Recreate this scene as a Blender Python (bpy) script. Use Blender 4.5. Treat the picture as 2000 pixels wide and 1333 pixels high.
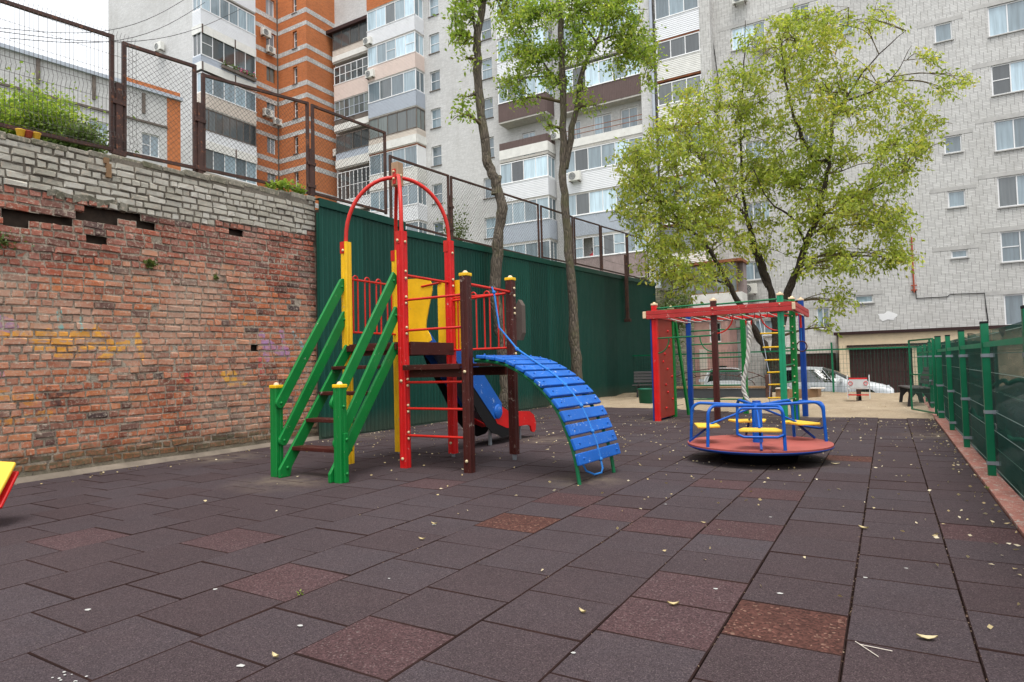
import bpy, bmesh, math, random
import numpy as np
from mathutils import Vector, Matrix
random.seed(7); rng = np.random.default_rng(7)
SC = bpy.context.scene
COL = SC.collection
for o in list(bpy.data.objects): bpy.data.objects.remove(o)
# ---------------------------------------------------------------- camera
F_PX, YAW, PITCH, ROLL, HC = 1243.3, -0.5322037, 0.0398518, -0.0252408, 1.25
FW = Vector((math.sin(YAW)*math.cos(PITCH), math.cos(YAW)*math.cos(PITCH), math.sin(PITCH)))
R0 = Vector((math.cos(YAW), -math.sin(YAW), 0)); U0 = R0.cross(FW)
RT = R0*math.cos(ROLL) + U0*math.sin(ROLL); UP = RT.cross(FW)
cam = bpy.data.cameras.new('camera'); camo = bpy.data.objects.new('camera', cam); COL.objects.link(camo)
cam.sensor_width = 36; cam.lens = 36*F_PX/2000; cam.clip_start = 0.05; cam.clip_end = 600
m = Matrix.Identity(4)
for i in range(3): m[i][0] = RT[i]; m[i][1] = UP[i]; m[i][2] = -FW[i]
m[2][3] = HC
camo.matrix_world = m
SC.camera = camo
# ---------------------------------------------------------------- sky, sun, exposure (bright overcast day)
SUN_EL, SUN_AZ = math.radians(70), math.radians(150)      # azimuth clockwise from +Y
w = bpy.data.worlds.new('World'); SC.world = w; w.use_nodes = True
nt = w.node_tree; nt.nodes.clear()
sky = nt.nodes.new('ShaderNodeTexSky'); sky.sky_type = 'NISHITA'; sky.sun_disc = False
sky.sun_elevation = SUN_EL; sky.sun_rotation = SUN_AZ; sky.air_density = 1.0; sky.dust_density = 6.0; sky.ozone_density = 1.0
hsv = nt.nodes.new('ShaderNodeHueSaturation'); hsv.inputs['Saturation'].default_value = 0.16
mixc = nt.nodes.new('ShaderNodeMix'); mixc.data_type = 'RGBA'; mixc.inputs[0].default_value = 0.62
mixc.inputs[7].default_value = (9.6, 9.9, 10.3, 1)
bg = nt.nodes.new('ShaderNodeBackground'); bg.inputs['Strength'].default_value = 0.105
out = nt.nodes.new('ShaderNodeOutputWorld')
nt.links.new(sky.outputs[0], hsv.inputs['Color']); nt.links.new(hsv.outputs[0], mixc.inputs[6])
nt.links.new(mixc.outputs[2], bg.inputs['Color']); nt.links.new(bg.outputs[0], out.inputs['Surface'])
sl = bpy.data.lights.new('sun', 'SUN'); sl.energy = 1.5; sl.angle = math.radians(25); sl.color = (1, 0.97, 0.92)
so = bpy.data.objects.new('sun', sl); COL.objects.link(so)
sd = Vector((math.sin(SUN_AZ)*math.cos(SUN_EL), math.cos(SUN_AZ)*math.cos(SUN_EL), math.sin(SUN_EL)))
so.rotation_euler = sd.to_track_quat('Z', 'Y').to_euler(); so.location = sd*60
SC.view_settings.view_transform = 'Standard'; SC.view_settings.look = 'None'
SC.view_settings.exposure = 0.85; SC.view_settings.gamma = 1.0
SC.render.engine = 'CYCLES'

# ---------------------------------------------------------------- survey helpers: a bearing of the photograph met with a real plane
def ray(x, y): return RT*((x-1000)/F_PX) - UP*((y-666.5)/F_PX) + FW
def on_z(x, y, z=0.0):
    d = ray(x, y); t = (z-HC)/d.z; return Vector((d.x*t, d.y*t, z))
def on_x(x, y, X):
    d = ray(x, y); t = X/d.x; return Vector((X, d.y*t, HC+d.z*t))
def on_y(x, y, Y):
    d = ray(x, y); t = Y/d.y; return Vector((d.x*t, Y, HC+d.z*t))
def at_depth(x, y, t):
    d = ray(x, y); return Vector((d.x*t, d.y*t, HC+d.z*t))
def proj(P):
    q = Vector(P) - Vector((0, 0, HC)); k = q.dot(FW)
    if k < 0.1: return None
    return (1000+F_PX*q.dot(RT)/k, 666.5-F_PX*q.dot(UP)/k, k)

# ---------------------------------------------------------------- materials
MAT = {}
class NT:
    def __init__(s, name):
        s.m = bpy.data.materials.new(name); s.m.use_nodes = True; s.t = s.m.node_tree; s.t.nodes.clear()
        MAT[name] = s.m
    def n(s, typ, props=None, **ins):
        nd = s.t.nodes.new('ShaderNode'+typ)
        for k, v in (props or {}).items(): setattr(nd, k, v)
        for k, v in ins.items():
            key = int(k[1:]) if k[0] == 'i' and k[1:].isdigit() else k.replace('_', ' ')
            s.set(nd.inputs[key], v)
        return nd
    def set(s, sock, v):
        if isinstance(v, bpy.types.NodeSocket): s.t.links.new(v, sock)
        elif isinstance(v, bpy.types.Node): s.t.links.new(v.outputs[0], sock)
        else:
            if isinstance(v, (tuple, list)) and len(v) == 3 and sock.type == 'RGBA': v = (*v, 1)
            sock.default_value = v
    def math(s, op, a, b=0.0, c=None, clamp=False):
        nd = s.n('Math', {'operation': op, 'use_clamp': clamp}); s.set(nd.inputs[0], a); s.set(nd.inputs[1], b)
        if c is not None: s.set(nd.inputs[2], c)
        return nd.outputs[0]
    def mix(s, f, a, b, blend='MIX'):
        nd = s.n('Mix', {'data_type': 'RGBA', 'blend_type': blend}); s.set(nd.inputs[0], f); s.set(nd.inputs[6], a); s.set(nd.inputs[7], b)
        return nd.outputs[2]
    def ramp(s, f, stops, interp='LINEAR'):
        nd = s.n('ValToRGB'); s.set(nd.inputs[0], f); e = nd.color_ramp; e.interpolation = interp
        while len(e.elements) < len(stops): e.elements.new(0.5)
        for el, (p, c) in zip(e.elements, stops):
            el.position = p; el.color = (c, c, c, 1) if isinstance(c, (int, float)) else (*c, 1)
        return nd.outputs[0]
    def pos(s): return s.n('NewGeometry').outputs['Position']
    def obj(s): return s.n('TexCoord').outputs['Object']
    def noise(s, vec, scale, detail=4, rough=0.6):
        return s.n('TexNoise', None, Vector=vec, Scale=scale, Detail=detail, Roughness=rough).outputs['Fac']
    def rnd(s):
        a = s.n('ObjectInfo').outputs['Random']; b = s.n('NewGeometry').outputs['Random Per Island']
        return s.math('FRACT', s.math('ADD', a, b))
    def bump(s, h, strength=0.3, dist=0.01):
        return s.n('Bump', None, Height=h, Strength=strength, Distance=dist).outputs[0]
    def bsdf(s, **k):
        b = s.n('BsdfPrincipled', None, **k); o = s.n('OutputMaterial'); s.t.links.new(b.outputs[0], o.inputs[0]); return s.m

def paint(name, c, rough=0.38, var=0.18, scale=3.0, chip=None, chipthr=0.72, bump=0.12, grain=False, metal=0.0, dirt=0.25, spec=0.3):
    t = NT(name); p = t.pos()
    n1 = t.noise(p, scale, 5); n2 = t.noise(p, 45, 3)
    if grain:
        mp = t.n('Mapping', None, Vector=p); mp.inputs['Scale'].default_value = (60, 60, 3)
        n2 = t.noise(mp.outputs[0], 1.0, 4)
    f = t.ramp(n1, [(0.3, 1-var), (0.7, 1+var*0.4)])
    col = t.mix(1.0, c, f, 'MULTIPLY')
    d = t.ramp(t.noise(p, 9, 6, 0.75), [(0.52, 0.0), (0.75, dirt)])
    col = t.mix(d, col, tuple(x*0.35+0.02 for x in c))
    if chip:
        k = t.ramp(t.noise(p, 26, 6, 0.8), [(chipthr, 0), (chipthr+0.015, 1)])
        col = t.mix(k, col, chip); col = t.mix(t.ramp(t.noise(p, 9.5, 6, 0.8), [(chipthr-0.01, 0), (chipthr+0.005, 0.9)]), col, chip)
    r = t.ramp(n1, [(0.2, rough-0.06), (0.8, rough+0.14)])
    return t.bsdf(Base_Color=col, Roughness=r, Metallic=metal, Specular_IOR_Level=spec, Normal=t.bump(n2, bump, 0.004))

CHIPW = (0.55, 0.5, 0.42)
paint('red', (0.62, 0.012, 0.012), chip=CHIPW, chipthr=0.655, grain=True)
paint('red_pipe', (0.56, 0.022, 0.014), rough=0.32, chip=(0.2, 0.1, 0.08), chipthr=0.8)
paint('red_board', (0.33, 0.035, 0.022), rough=0.5)
paint('red_beam', (0.42, 0.03, 0.028), rough=0.5, grain=True, chip=CHIPW, chipthr=0.65)
paint('yellow', (0.86, 0.5, 0.012), grain=True, chip=(0.4, 0.32, 0.2), chipthr=0.66)
paint('yellow_seat', (0.86, 0.52, 0.05), rough=0.45, var=0.12)
paint('green', (0.004, 0.185, 0.034), grain=True, chip=CHIPW, chipthr=0.665)
paint('green_pipe', (0.006, 0.15, 0.055), rough=0.35)
paint('green_teal', (0.012, 0.27, 0.13), rough=0.4)
paint('fence_green', (0.004, 0.15, 0.065), rough=0.33, chip=(0.25, 0.3, 0.25), chipthr=0.82)
paint('blue', (0.01, 0.115, 0.47), rough=0.42, chip=(0.5, 0.6, 0.75), chipthr=0.64, grain=True)
paint('blue_dark', (0.006, 0.05, 0.27), rough=0.35)
paint('blue_pipe', (0.006, 0.095, 0.44), rough=0.28)
paint('brown', (0.062, 0.012, 0.009), rough=0.42, chip=(0.3, 0.24, 0.2), chipthr=0.64, grain=True, var=0.3)
paint('tan_wood', (0.42, 0.27, 0.16), rough=0.7, grain=True)
paint('cream', (0.75, 0.55, 0.35), rough=0.5)
paint('bolt', (0.62, 0.5, 0.3), rough=0.4)
paint('deck_red', (0.36, 0.088, 0.072), rough=0.6, var=0.2)
paint('black_plastic', (0.013, 0.013, 0.014), rough=0.55, spec=0.15)
paint('underside', (0.11, 0.085, 0.07), rough=0.7)
paint('bench_black', (0.022, 0.021, 0.022), rough=0.6, grain=True)
paint('bench_slat', (0.075, 0.068, 0.068), rough=0.6, grain=True)
paint('rust', (0.07, 0.035, 0.028), rough=0.6, chip=(0.2, 0.08, 0.04), chipthr=0.6, var=0.4)
paint('rust_orange', (0.3, 0.11, 0.05), rough=0.8, var=0.5, dirt=0.5)
paint('wire', (0.06, 0.05, 0.045), rough=0.5)
paint('wire_green', (0.02, 0.1, 0.07), rough=0.45)
paint('wire_pale', (0.2, 0.3, 0.26), rough=0.4)
paint('galv', (0.33, 0.37, 0.4), rough=0.35, metal=0.6)
paint('rope_blue', (0.03, 0.19, 0.55), rough=0.8, bump=0.6)
paint('rope_white', (0.62, 0.6, 0.55), rough=0.9, bump=0.6)
paint('rope_dark', (0.05, 0.05, 0.05), rough=0.9)
paint('white_pvc', (0.8, 0.8, 0.8), rough=0.35, var=0.06, dirt=0.06)
paint('white_panel', (0.72, 0.71, 0.67), rough=0.6, chip=(0.42, 0.2, 0.1), chipthr=0.66, var=0.12, dirt=0.2)
paint('siding_white', (0.74, 0.75, 0.77), rough=0.45, var=0.06, dirt=0.08)
paint('siding_peach', (0.7, 0.58, 0.52), rough=0.5, var=0.06, dirt=0.1)
paint('siding_grey', (0.42, 0.46, 0.52), rough=0.45, var=0.06, dirt=0.1)
paint('siding_brown', (0.13, 0.088, 0.08), rough=0.45, var=0.12)
paint('siding_cream', (0.62, 0.55, 0.48), rough=0.6, var=0.1)
paint('slab', (0.5, 0.48, 0.44), rough=0.8, chip=(0.3, 0.15, 0.09), chipthr=0.62, dirt=0.4)
paint('mauve', (0.33, 0.26, 0.25), rough=0.6)
paint('old_frame', (0.16, 0.13, 0.11), rough=0.7, var=0.4)
paint('ac_white', (0.7, 0.69, 0.64), rough=0.4, var=0.08)
paint('ac_grille', (0.16, 0.17, 0.18), rough=0.5)
paint('beige', (0.76, 0.6, 0.41), rough=0.7, var=0.1)
paint('pink_plaster', (0.5, 0.3, 0.26), rough=0.85, var=0.25)
paint('garage_brown', (0.05, 0.022, 0.02), rough=0.5, var=0.2)
paint('eave', (0.035, 0.014, 0.013), rough=0.5)
paint('lintel', (0.47, 0.46, 0.44), rough=0.9, var=0.2, dirt=0.3)
paint('kerb', (0.36, 0.15, 0.115), rough=0.8, chip=(0.42, 0.37, 0.32), chipthr=0.58, var=0.3, dirt=0.4)
paint('concrete', (0.2, 0.165, 0.13), rough=0.9, var=0.35, dirt=0.5, bump=0.5)
paint('asphalt', (0.075, 0.072, 0.07), rough=0.9, var=0.3, bump=0.4)
paint('terrace', (0.12, 0.13, 0.07), rough=0.95, var=0.5)
paint('car_white', (0.72, 0.74, 0.76), rough=0.2, var=0.03, dirt=0.05)
paint('car_grey', (0.2, 0.22, 0.23), rough=0.25, var=0.05, metal=0.3)
paint('car_dark', (0.03, 0.033, 0.035), rough=0.2, var=0.05)
paint('tyre', (0.02, 0.02, 0.02), rough=0.85)
paint('rim', (0.4, 0.4, 0.42), rough=0.3, metal=0.7)
paint('headlight', (0.75, 0.77, 0.8), rough=0.1, var=0.05)
paint('bin_green', (0.01, 0.12, 0.07), rough=0.5)
paint('spring_grey', (0.55, 0.56, 0.56), rough=0.4)
paint('terracotta', (0.4, 0.08, 0.04), rough=0.6)
paint('flower_pink', (0.6, 0.12, 0.25), rough=0.7)
paint('cloth_red', (0.55, 0.05, 0.06), rough=0.8)
paint('wood_old', (0.25, 0.15, 0.08), rough=0.85, grain=True, var=0.4)
paint('dark_grey', (0.05, 0.055, 0.06), rough=0.6)  # plain dark grey, for the annexe doorway block and the bench front panel

def brick_wall_mat(name, brick, mortar, course=0.075, length=0.26, hdr=6, mh=0.17, mv=0.035, var=0.25, stain=(0.35, 0.33, 0.3), rowmod=0.0, mdark=None):
    # five stretcher courses with their joints in line, then a header course; u is x+y so it works on both facings
    t = NT(name); p = t.pos(); sp = t.n('SeparateXYZ', None, Vector=p)
    u = t.math('ADD', sp.outputs[0], sp.outputs[1]); z = sp.outputs[2]
    c = t.math('DIVIDE', t.math('ADD', z, 20.0), course); ci = t.math('FLOOR', c); cf = t.math('FRACT', c)
    k = t.math('MODULO', ci, float(hdr)); blk = t.math('FLOOR', t.math('DIVIDE', ci, float(hdr)))
    ishdr = t.math('GREATER_THAN', k, hdr-1.5)
    L = t.math('MULTIPLY', length, t.math('SUBTRACT', 1.0, t.math('MULTIPLY', ishdr, 0.5)))
    off = t.math('MULTIPLY', t.math('MODULO', blk, 2.0), length*0.5)
    wob = t.math('MULTIPLY', t.math('SUBTRACT', t.n('TexWhiteNoise', {'noise_dimensions': '1D'}, W=ci).outputs[0], 0.5), 0.014)
    uu = t.math('DIVIDE', t.math('ADD', t.math('ADD', t.math('ADD', u, 200.0), off), wob), L); ui = t.math('FLOOR', uu); uf = t.math('FRACT', uu)
    vec = t.n('CombineXYZ', None, X=ui, Y=ci).outputs[0]
    rn = t.n('TexWhiteNoise', {'noise_dimensions': '2D'}, Vector=vec).outputs[0]
    mort_h = t.math('LESS_THAN', cf, mh)
    mort_v = t.math('LESS_THAN', t.math('MULTIPLY', uf, L), mv*0.5)
    shade = t.ramp(rn, [(0.0, 1-var), (1.0, 1+var*0.25)])
    col = t.mix(1.0, brick, shade, 'MULTIPLY')
    big = t.noise(p, 0.22, 5, 0.65); med = t.noise(p, 1.7, 5, 0.7)
    col = t.mix(t.ramp(big, [(0.45, 0), (0.75, 0.3)]), col, t.mix(1.0, col, stain, 'MULTIPLY'))
    mps = t.n('Mapping', None, Vector=p); mps.inputs['Scale'].default_value = (2.2, 2.2, 0.16)
    col = t.mix(t.ramp(t.noise(mps.outputs[0], 1.0, 5, 0.7), [(0.52, 0), (0.8, 0.35)]), col, stain); col = t.mix(t.ramp(med, [(0.58, 0), (0.8, 0.14)]), col, stain)
    colh = t.mix(mort_h, col, t.mix(0.2, mortar, col)); col2 = t.mix(mort_v, colh, mdark or mortar)
    h = t.math('SUBTRACT', 1.0, t.math('MAXIMUM', mort_h, mort_v))
    return t.bsdf(Base_Color=col2, Roughness=0.85, Normal=t.bump(h, 0.5, 0.01))
brick_wall_mat('brick_white', (0.6, 0.592, 0.572), (0.28, 0.268, 0.25), length=0.3, mv=0.021, mdark=(0.1, 0.086, 0.075), var=0.16)
brick_wall_mat('brick_white2', (0.61, 0.605, 0.595), (0.3, 0.29, 0.28), mv=0.014, mdark=(0.36, 0.345, 0.33), var=0.12)
brick_wall_mat('brick_orange', (0.54, 0.165, 0.045), (0.42, 0.2, 0.11), var=0.22, stain=(0.3, 0.11, 0.05), mv=0.015, mh=0.16)
brick_wall_mat('brick_band', (0.64, 0.63, 0.61), (0.3, 0.29, 0.28), var=0.3, mdark=(0.2, 0.19, 0.18))
brick_wall_mat('brick_old', (0.36, 0.34, 0.24), (0.07, 0.065, 0.05), course=0.1, length=0.27, hdr=4, mh=0.16, mv=0.05, var=0.5, stain=(0.2, 0.2, 0.12), mdark=(0.06, 0.055, 0.04))

def glass(name, c, rough=0.06, streak=True):
    t = NT(name); p = t.pos(); r = t.rnd()
    mp = t.n('Mapping', None, Vector=p); mp.inputs['Scale'].default_value = (7, 7, 0.5)
    cu = t.ramp(t.noise(mp.outputs[0], 1.0, 3), [(0.35, 0.75), (0.65, 1.12)])
    col = t.mix(1.0, t.mix(t.ramp(r, [(0.2, 0), (0.9, 1)]), tuple(x*0.4 for x in c), c), cu, 'MULTIPLY')
    return t.bsdf(Base_Color=col, Roughness=rough, Specular_IOR_Level=0.9, IOR=1.6)
glass('glass', (0.33, 0.43, 0.49)); glass('glass_dark', (0.1, 0.115, 0.12)); glass('glass_old', (0.2, 0.23, 0.22), 0.2)  # blue-grey base of the plain glass includes sky reflection and curtains
glass('glass_light', (0.52, 0.68, 0.77)); glass('car_glass', (0.03, 0.035, 0.04), 0.03)  # pale blue base colour puts the sky's reflection into the panes

def tile_mat(name, c, speck, gran):
    t = NT(name); p = t.pos(); r = t.rnd()
    col = t.mix(r, tuple(x*0.88 for x in c), (c[0]*1.05, c[1]*1.24, c[2]*1.3))
    col = t.mix(t.ramp(t.noise(p, 1.3, 5, 0.7), [(0.35, 0), (0.75, 0.5)]), col, (c[0]*1.25, c[1]*1.2, c[2]*1.18))
    col = t.mix(t.ramp(t.noise(p, 0.5, 4, 0.7), [(0.4, 0), (0.75, 0.55)]), col, (c[0]*0.7, c[1]*0.68, c[2]*0.7))
    fine = t.n('TexVoronoi', None, Vector=p, Scale=gran).outputs['Color']
    fs = t.n('SeparateColor', None, Color=fine).outputs[0]
    col = t.mix(1.0, col, t.ramp(fs, [(0.0, 0.5), (0.5, 0.98), (0.93, 1.25), (1.0, 1.9)]), 'MULTIPLY')
    col = t.mix(t.math('MULTIPLY', t.ramp(t.n('SeparateColor', None, Color=fine).outputs[1], [(0.95, 0), (0.97, 1)]), 0.4), col, speck)
    col = t.mix(t.math('MULTIPLY', t.ramp(t.noise(p, 6, 6, 0.8), [(0.66, 0), (0.72, 1)]), 0.35), col, (0.24, 0.21, 0.19))
    sxyz = t.n('SeparateXYZ', None, Vector=p); dn = t.ramp(t.noise(p, 3.5, 6, 0.75), [(0.38, 0), (0.62, 1)])
    for (cx, cy, rad) in ((-6.0, 5.0, 0.75), (-2.9, 6.4, 0.6), (-5.0, 9.6, 0.7), (-8.6, 6.0, 0.8), (-8.8, 9.0, 1.0), (-8.7, 12.5, 1.2), (-2.0, 15.0, 1.2), (-4.3, 13.6, 0.8), (0.6, 12.0, 0.6), (-1.4, 8.4, 1.0)):      # trodden sand
        dd = t.math('SQRT', t.math('ADD', t.math('POWER', t.math('SUBTRACT', sxyz.outputs[0], cx), 2.0), t.math('POWER', t.math('SUBTRACT', sxyz.outputs[1], cy), 2.0)))
        col = t.mix(t.math('MULTIPLY', t.math('MULTIPLY', t.ramp(t.math('DIVIDE', dd, rad), [(0.3, 1), (1.0, 0)]), dn), 0.55), col, (0.17, 0.135, 0.1))
    h = t.math('ADD', fs, t.math('MULTIPLY', t.noise(p, 30, 3), 2.0))
    return t.bsdf(Base_Color=col, Roughness=0.92, Specular_IOR_Level=0.18, Normal=t.bump(h, 0.35, 0.004))
tile_mat('rubber_grey', (0.054, 0.037, 0.0395), (0.15, 0.12, 0.11), 230)
tile_mat('rubber_pink', (0.066, 0.0345, 0.035), (0.22, 0.17, 0.16), 150)
tile_mat('rubber_red', (0.078, 0.033, 0.026), (0.36, 0.22, 0.16), 85)
paint('rubber_edge', (0.032, 0.017, 0.015), rough=0.95, var=0.4, spec=0.1)
def ground_mats():
    t = NT('joint'); p = t.pos()
    col = t.mix(t.ramp(t.noise(p, 14, 5, 0.8), [(0.5, 0), (0.66, 1)]), (0.022, 0.012, 0.01), (0.12, 0.075, 0.05))
    t.bsdf(Base_Color=col, Roughness=0.95)
    t = NT('sand'); p = t.pos(); n1 = t.noise(p, 1.2, 6, 0.7); n2 = t.noise(p, 38, 5, 0.75)
    col = t.mix(t.ramp(n1, [(0.3, 0), (0.7, 1)]), (0.3, 0.225, 0.145), (0.43, 0.34, 0.235))
    col = t.mix(t.ramp(n2, [(0.35, 0.65), (0.5, 0)]), col, (0.14, 0.1, 0.065))
    t.bsdf(Base_Color=col, Roughness=0.95, Normal=t.bump(t.math('ADD', n2, n1), 0.7, 0.05))
    t = NT('mortar'); p = t.pos(); n1 = t.noise(p, 2.0, 6, 0.7); n2 = t.noise(p, 30, 5, 0.8)
    sz = t.n('SeparateXYZ', None, Vector=p).outputs[2]
    col = t.mix(t.ramp(n1, [(0.35, 0), (0.65, 1)]), (0.3, 0.25, 0.19), (0.52, 0.44, 0.345))
    col = t.mix(t.ramp(n2, [(0.36, 0.8), (0.52, 0)]), col, (0.05, 0.038, 0.03))
    col = t.mix(t.ramp(t.math('ADD', t.math('DIVIDE', sz, 5.0), t.math('MULTIPLY', n1, 0.06)), [(0.73, 0), (0.75, 0.75)]), col, (0.09, 0.08, 0.065))
    moss = t.math('MULTIPLY', t.ramp(sz, [(0.02, 1), (0.22, 0)]), t.ramp(n2, [(0.4, 0.2), (0.6, 1)]))
    col = t.mix(t.math('MULTIPLY', moss, 0.75), col, (0.05, 0.055, 0.018))
    t.bsdf(Base_Color=col, Roughness=0.95, Normal=t.bump(n2, 0.9, 0.02))
ground_mats()

# graffiti on the brick wall: flat paint with a shape of its own, given in metres along (y) and up (z) the wall
GRAF = [(( 3.75, 1.78), ( 4.55, 1.83), 0.07, (0.75, 0.33, 0.02)), ((3.85, 1.66), (4.9, 1.68), 0.05, (0.75, 0.33, 0.02)), ((4.55, 1.9), (4.85, 1.62), 0.045, (0.78, 0.36, 0.03)),
        ((4.1, 1.56), (4.3, 1.57), 0.06, (0.75, 0.33, 0.02)), ((4.62, 1.5), (5.1, 1.78), 0.05, (0.78, 0.38, 0.03)), ((5.1, 1.85), (5.16, 1.5), 0.035, (0.75, 0.35, 0.05)),
        ((3.1, 1.72), (3.6, 1.82), 0.06, (0.75, 0.33, 0.02)), ((3.3, 1.1), (3.8, 0.98), 0.07, (0.62, 0.25, 0.03)), ((3.4, 0.72), (4.0, 0.8), 0.05, (0.62, 0.25, 0.03)),
        ((4.1, 2.1), (4.13, 1.9), 0.028, (0.12, 0.5, 0.48)), ((4.36, 2.05), (4.36, 1.86), 0.02, (0.12, 0.5, 0.48)), ((3.2, 2.02), (3.55, 1.9), 0.09, (0.34, 0.22, 0.36)), ((3.2, 1.42), (3.4, 1.3), 0.1, (0.33, 0.2, 0.33)),
        ((6.5, 1.22), (6.62, 1.2), 0.085, (0.74, 0.38, 0.03)), ((6.55, 1.1), (6.85, 1.1), 0.05, (0.7, 0.36, 0.05)), ((5.86, 1.22), (5.87, 1.2), 0.075, (0.4, 0.01, 0.02)),
        ((7.2, 1.9), (7.3, 1.5), 0.06, (0.36, 0.2, 0.42)), ((7.3, 1.75), (7.6, 1.6), 0.08, (0.38, 0.22, 0.42)), ((7.6, 1.95), (7.75, 1.5), 0.05, (0.4, 0.22, 0.45)), ((7.15, 1.5), (7.2, 1.25), 0.05, (0.5, 0.08, 0.09)),
        ((7.85, 1.95), (8.1, 1.7), 0.035, (0.2, 0.48, 0.52)), ((4.0, 1.1), (4.06, 0.92), 0.06, (0.02, 0.02, 0.025)), ((4.1, 1.04), (4.45, 1.1), 0.025, (0.02, 0.02, 0.025)), ((5.7, 1.05), (6.0, 1.03), 0.03, (0.03, 0.03, 0.035))]
def brick_piece_mat(name, stops, graf, wash):
    t = NT(name); p = t.pos(); r = t.rnd(); sp = t.n('SeparateXYZ', None, Vector=p); y, z = sp.outputs[1], sp.outputs[2]
    n1 = t.noise(p, 0.75, 6, 0.7); n2 = t.noise(p, 22, 6, 0.8); n3 = t.noise(p, 5, 5, 0.7)
    col = t.ramp(r, stops)
    col = t.mix(t.ramp(n3, [(0.3, 0.5), (0.55, 0)]), col, t.mix(1.0, col, (0.5, 0.45, 0.42), 'MULTIPLY'))
    col = t.mix(t.math('MULTIPLY', t.ramp(n1, [(0.42, 0), (0.62, 1)]), wash[3]), col, wash[:3])
    col = t.mix(t.ramp(n2, [(0.52, 0), (0.62, 0.8)]), col, (0.5, 0.42, 0.33))
    col = t.mix(t.ramp(n2, [(0.32, 0.75), (0.4, 0)]), col, (0.05, 0.03, 0.025))
    mz = t.math('MULTIPLY', t.ramp(t.math('SUBTRACT', z, t.math('MULTIPLY', n3, 0.5)), [(-0.1, 1), (0.12, 0)]), t.ramp(n2, [(0.35, 0.3), (0.55, 1)]))
    col = t.mix(t.math('MULTIPLY', mz, 0.85), col, (0.055, 0.06, 0.025))
    if graf:
        wn = t.ramp(t.noise(p, 7, 5, 0.8), [(0.4, 0), (0.54, 1)])
        jit = t.math('MULTIPLY', t.math('SUBTRACT', t.noise(p, 9, 3), 0.5), 0.1)
        for (a, b, wd, c) in GRAF:
            dx, dz = b[0]-a[0], b[1]-a[1]; L2 = dx*dx+dz*dz
            py = t.math('SUBTRACT', y, a[0]); pz = t.math('SUBTRACT', z, a[1])
            h = t.math('DIVIDE', t.math('ADD', t.math('MULTIPLY', py, dx), t.math('MULTIPLY', pz, dz)), L2, clamp=True)
            ey = t.math('SUBTRACT', py, t.math('MULTIPLY', h, dx)); ez = t.math('SUBTRACT', pz, t.math('MULTIPLY', h, dz))
            d = t.math('ADD', t.math('SQRT', t.math('ADD', t.math('MULTIPLY', ey, ey), t.math('MULTIPLY', ez, ez))), jit)
            k = t.math('MULTIPLY', t.math('LESS_THAN', d, wd), t.math('MULTIPLY', wn, 0.76))
            col = t.mix(k, col, c)
    h = t.math('ADD', n2, n3)
    return t.bsdf(Base_Color=col, Roughness=0.88, Normal=t.bump(h, 0.7, 0.012))
brick_piece_mat('brick_red', [(0.0, (0.05, 0.035, 0.036)), (0.05, (0.15, 0.055, 0.04)), (0.2, (0.36, 0.105, 0.05)), (0.5, (0.48, 0.14, 0.052)), (0.8, (0.45, 0.18, 0.11)), (1.0, (0.53, 0.18, 0.065))], True, (0.5, 0.33, 0.24, 0.7))
brick_piece_mat('brick_deepred', [(0.0, (0.04, 0.03, 0.032)), (0.1, (0.14, 0.04, 0.026)), (0.4, (0.29, 0.07, 0.037)), (0.8, (0.36, 0.09, 0.045)), (1.0, (0.33, 0.125, 0.09))], False, (0.4, 0.22, 0.17, 0.5))
brick_piece_mat('brick_silicate', [(0.0, (0.36, 0.34, 0.28)), (0.5, (0.47, 0.45, 0.385)), (1.0, (0.56, 0.54, 0.48))], False, (0.34, 0.32, 0.26, 0.5))
brick_piece_mat('coping', [(0.0, (0.16, 0.15, 0.115)), (1.0, (0.3, 0.28, 0.23))], False, (0.09, 0.09, 0.04, 0.7))
t_ = NT('cavity_shade'); t_.bsdf(Base_Color=t_.mix(t_.noise(t_.pos(), 12, 4), (0.012, 0.009, 0.007), (0.07, 0.045, 0.03)), Roughness=0.95)  # near-black colour stands in for the shade inside the brick holes

def corr_mat(name, c):
    t = NT(name); p = t.pos(); n = t.noise(p, 1.5, 5, 0.7); zc = t.n('SeparateXYZ', None, Vector=p).outputs[2]; orr = t.n('ObjectInfo').outputs['Random']
    mp = t.n('Mapping', None, Vector=p); mp.inputs['Scale'].default_value = (6, 6, 0.35)
    s = t.noise(mp.outputs[0], 1.0, 5, 0.75)
    col = t.mix(t.ramp(s, [(0.4, 0), (0.7, 0.4)]), c, (c[0]*2.2+0.006, c[1]*1.5+0.006, c[2]*1.5+0.006))
    col = t.mix(t.ramp(t.noise(p, 60, 2), [(0.75, 0), (0.78, 0.7)]), col, (0.3, 0.35, 0.33))
    col = t.mix(1.0, col, t.ramp(orr, [(0, 0.82), (1, 1.3)]), 'MULTIPLY')
    col = t.mix(t.math('MULTIPLY', t.ramp(t.math('ADD', zc, t.math('MULTIPLY', n, 0.5)), [(0.3, 1), (0.75, 0)]), 0.35), col, (0.1, 0.085, 0.06))
    t.bsdf(Base_Color=col, Specular_IOR_Level=0.2, Roughness=t.ramp(n, [(0.2, 0.36), (0.8, 0.52)]))
corr_mat('corr_green', (0.0035, 0.042, 0.03)); corr_mat('cap_green', (0.004, 0.045, 0.032))

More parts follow.
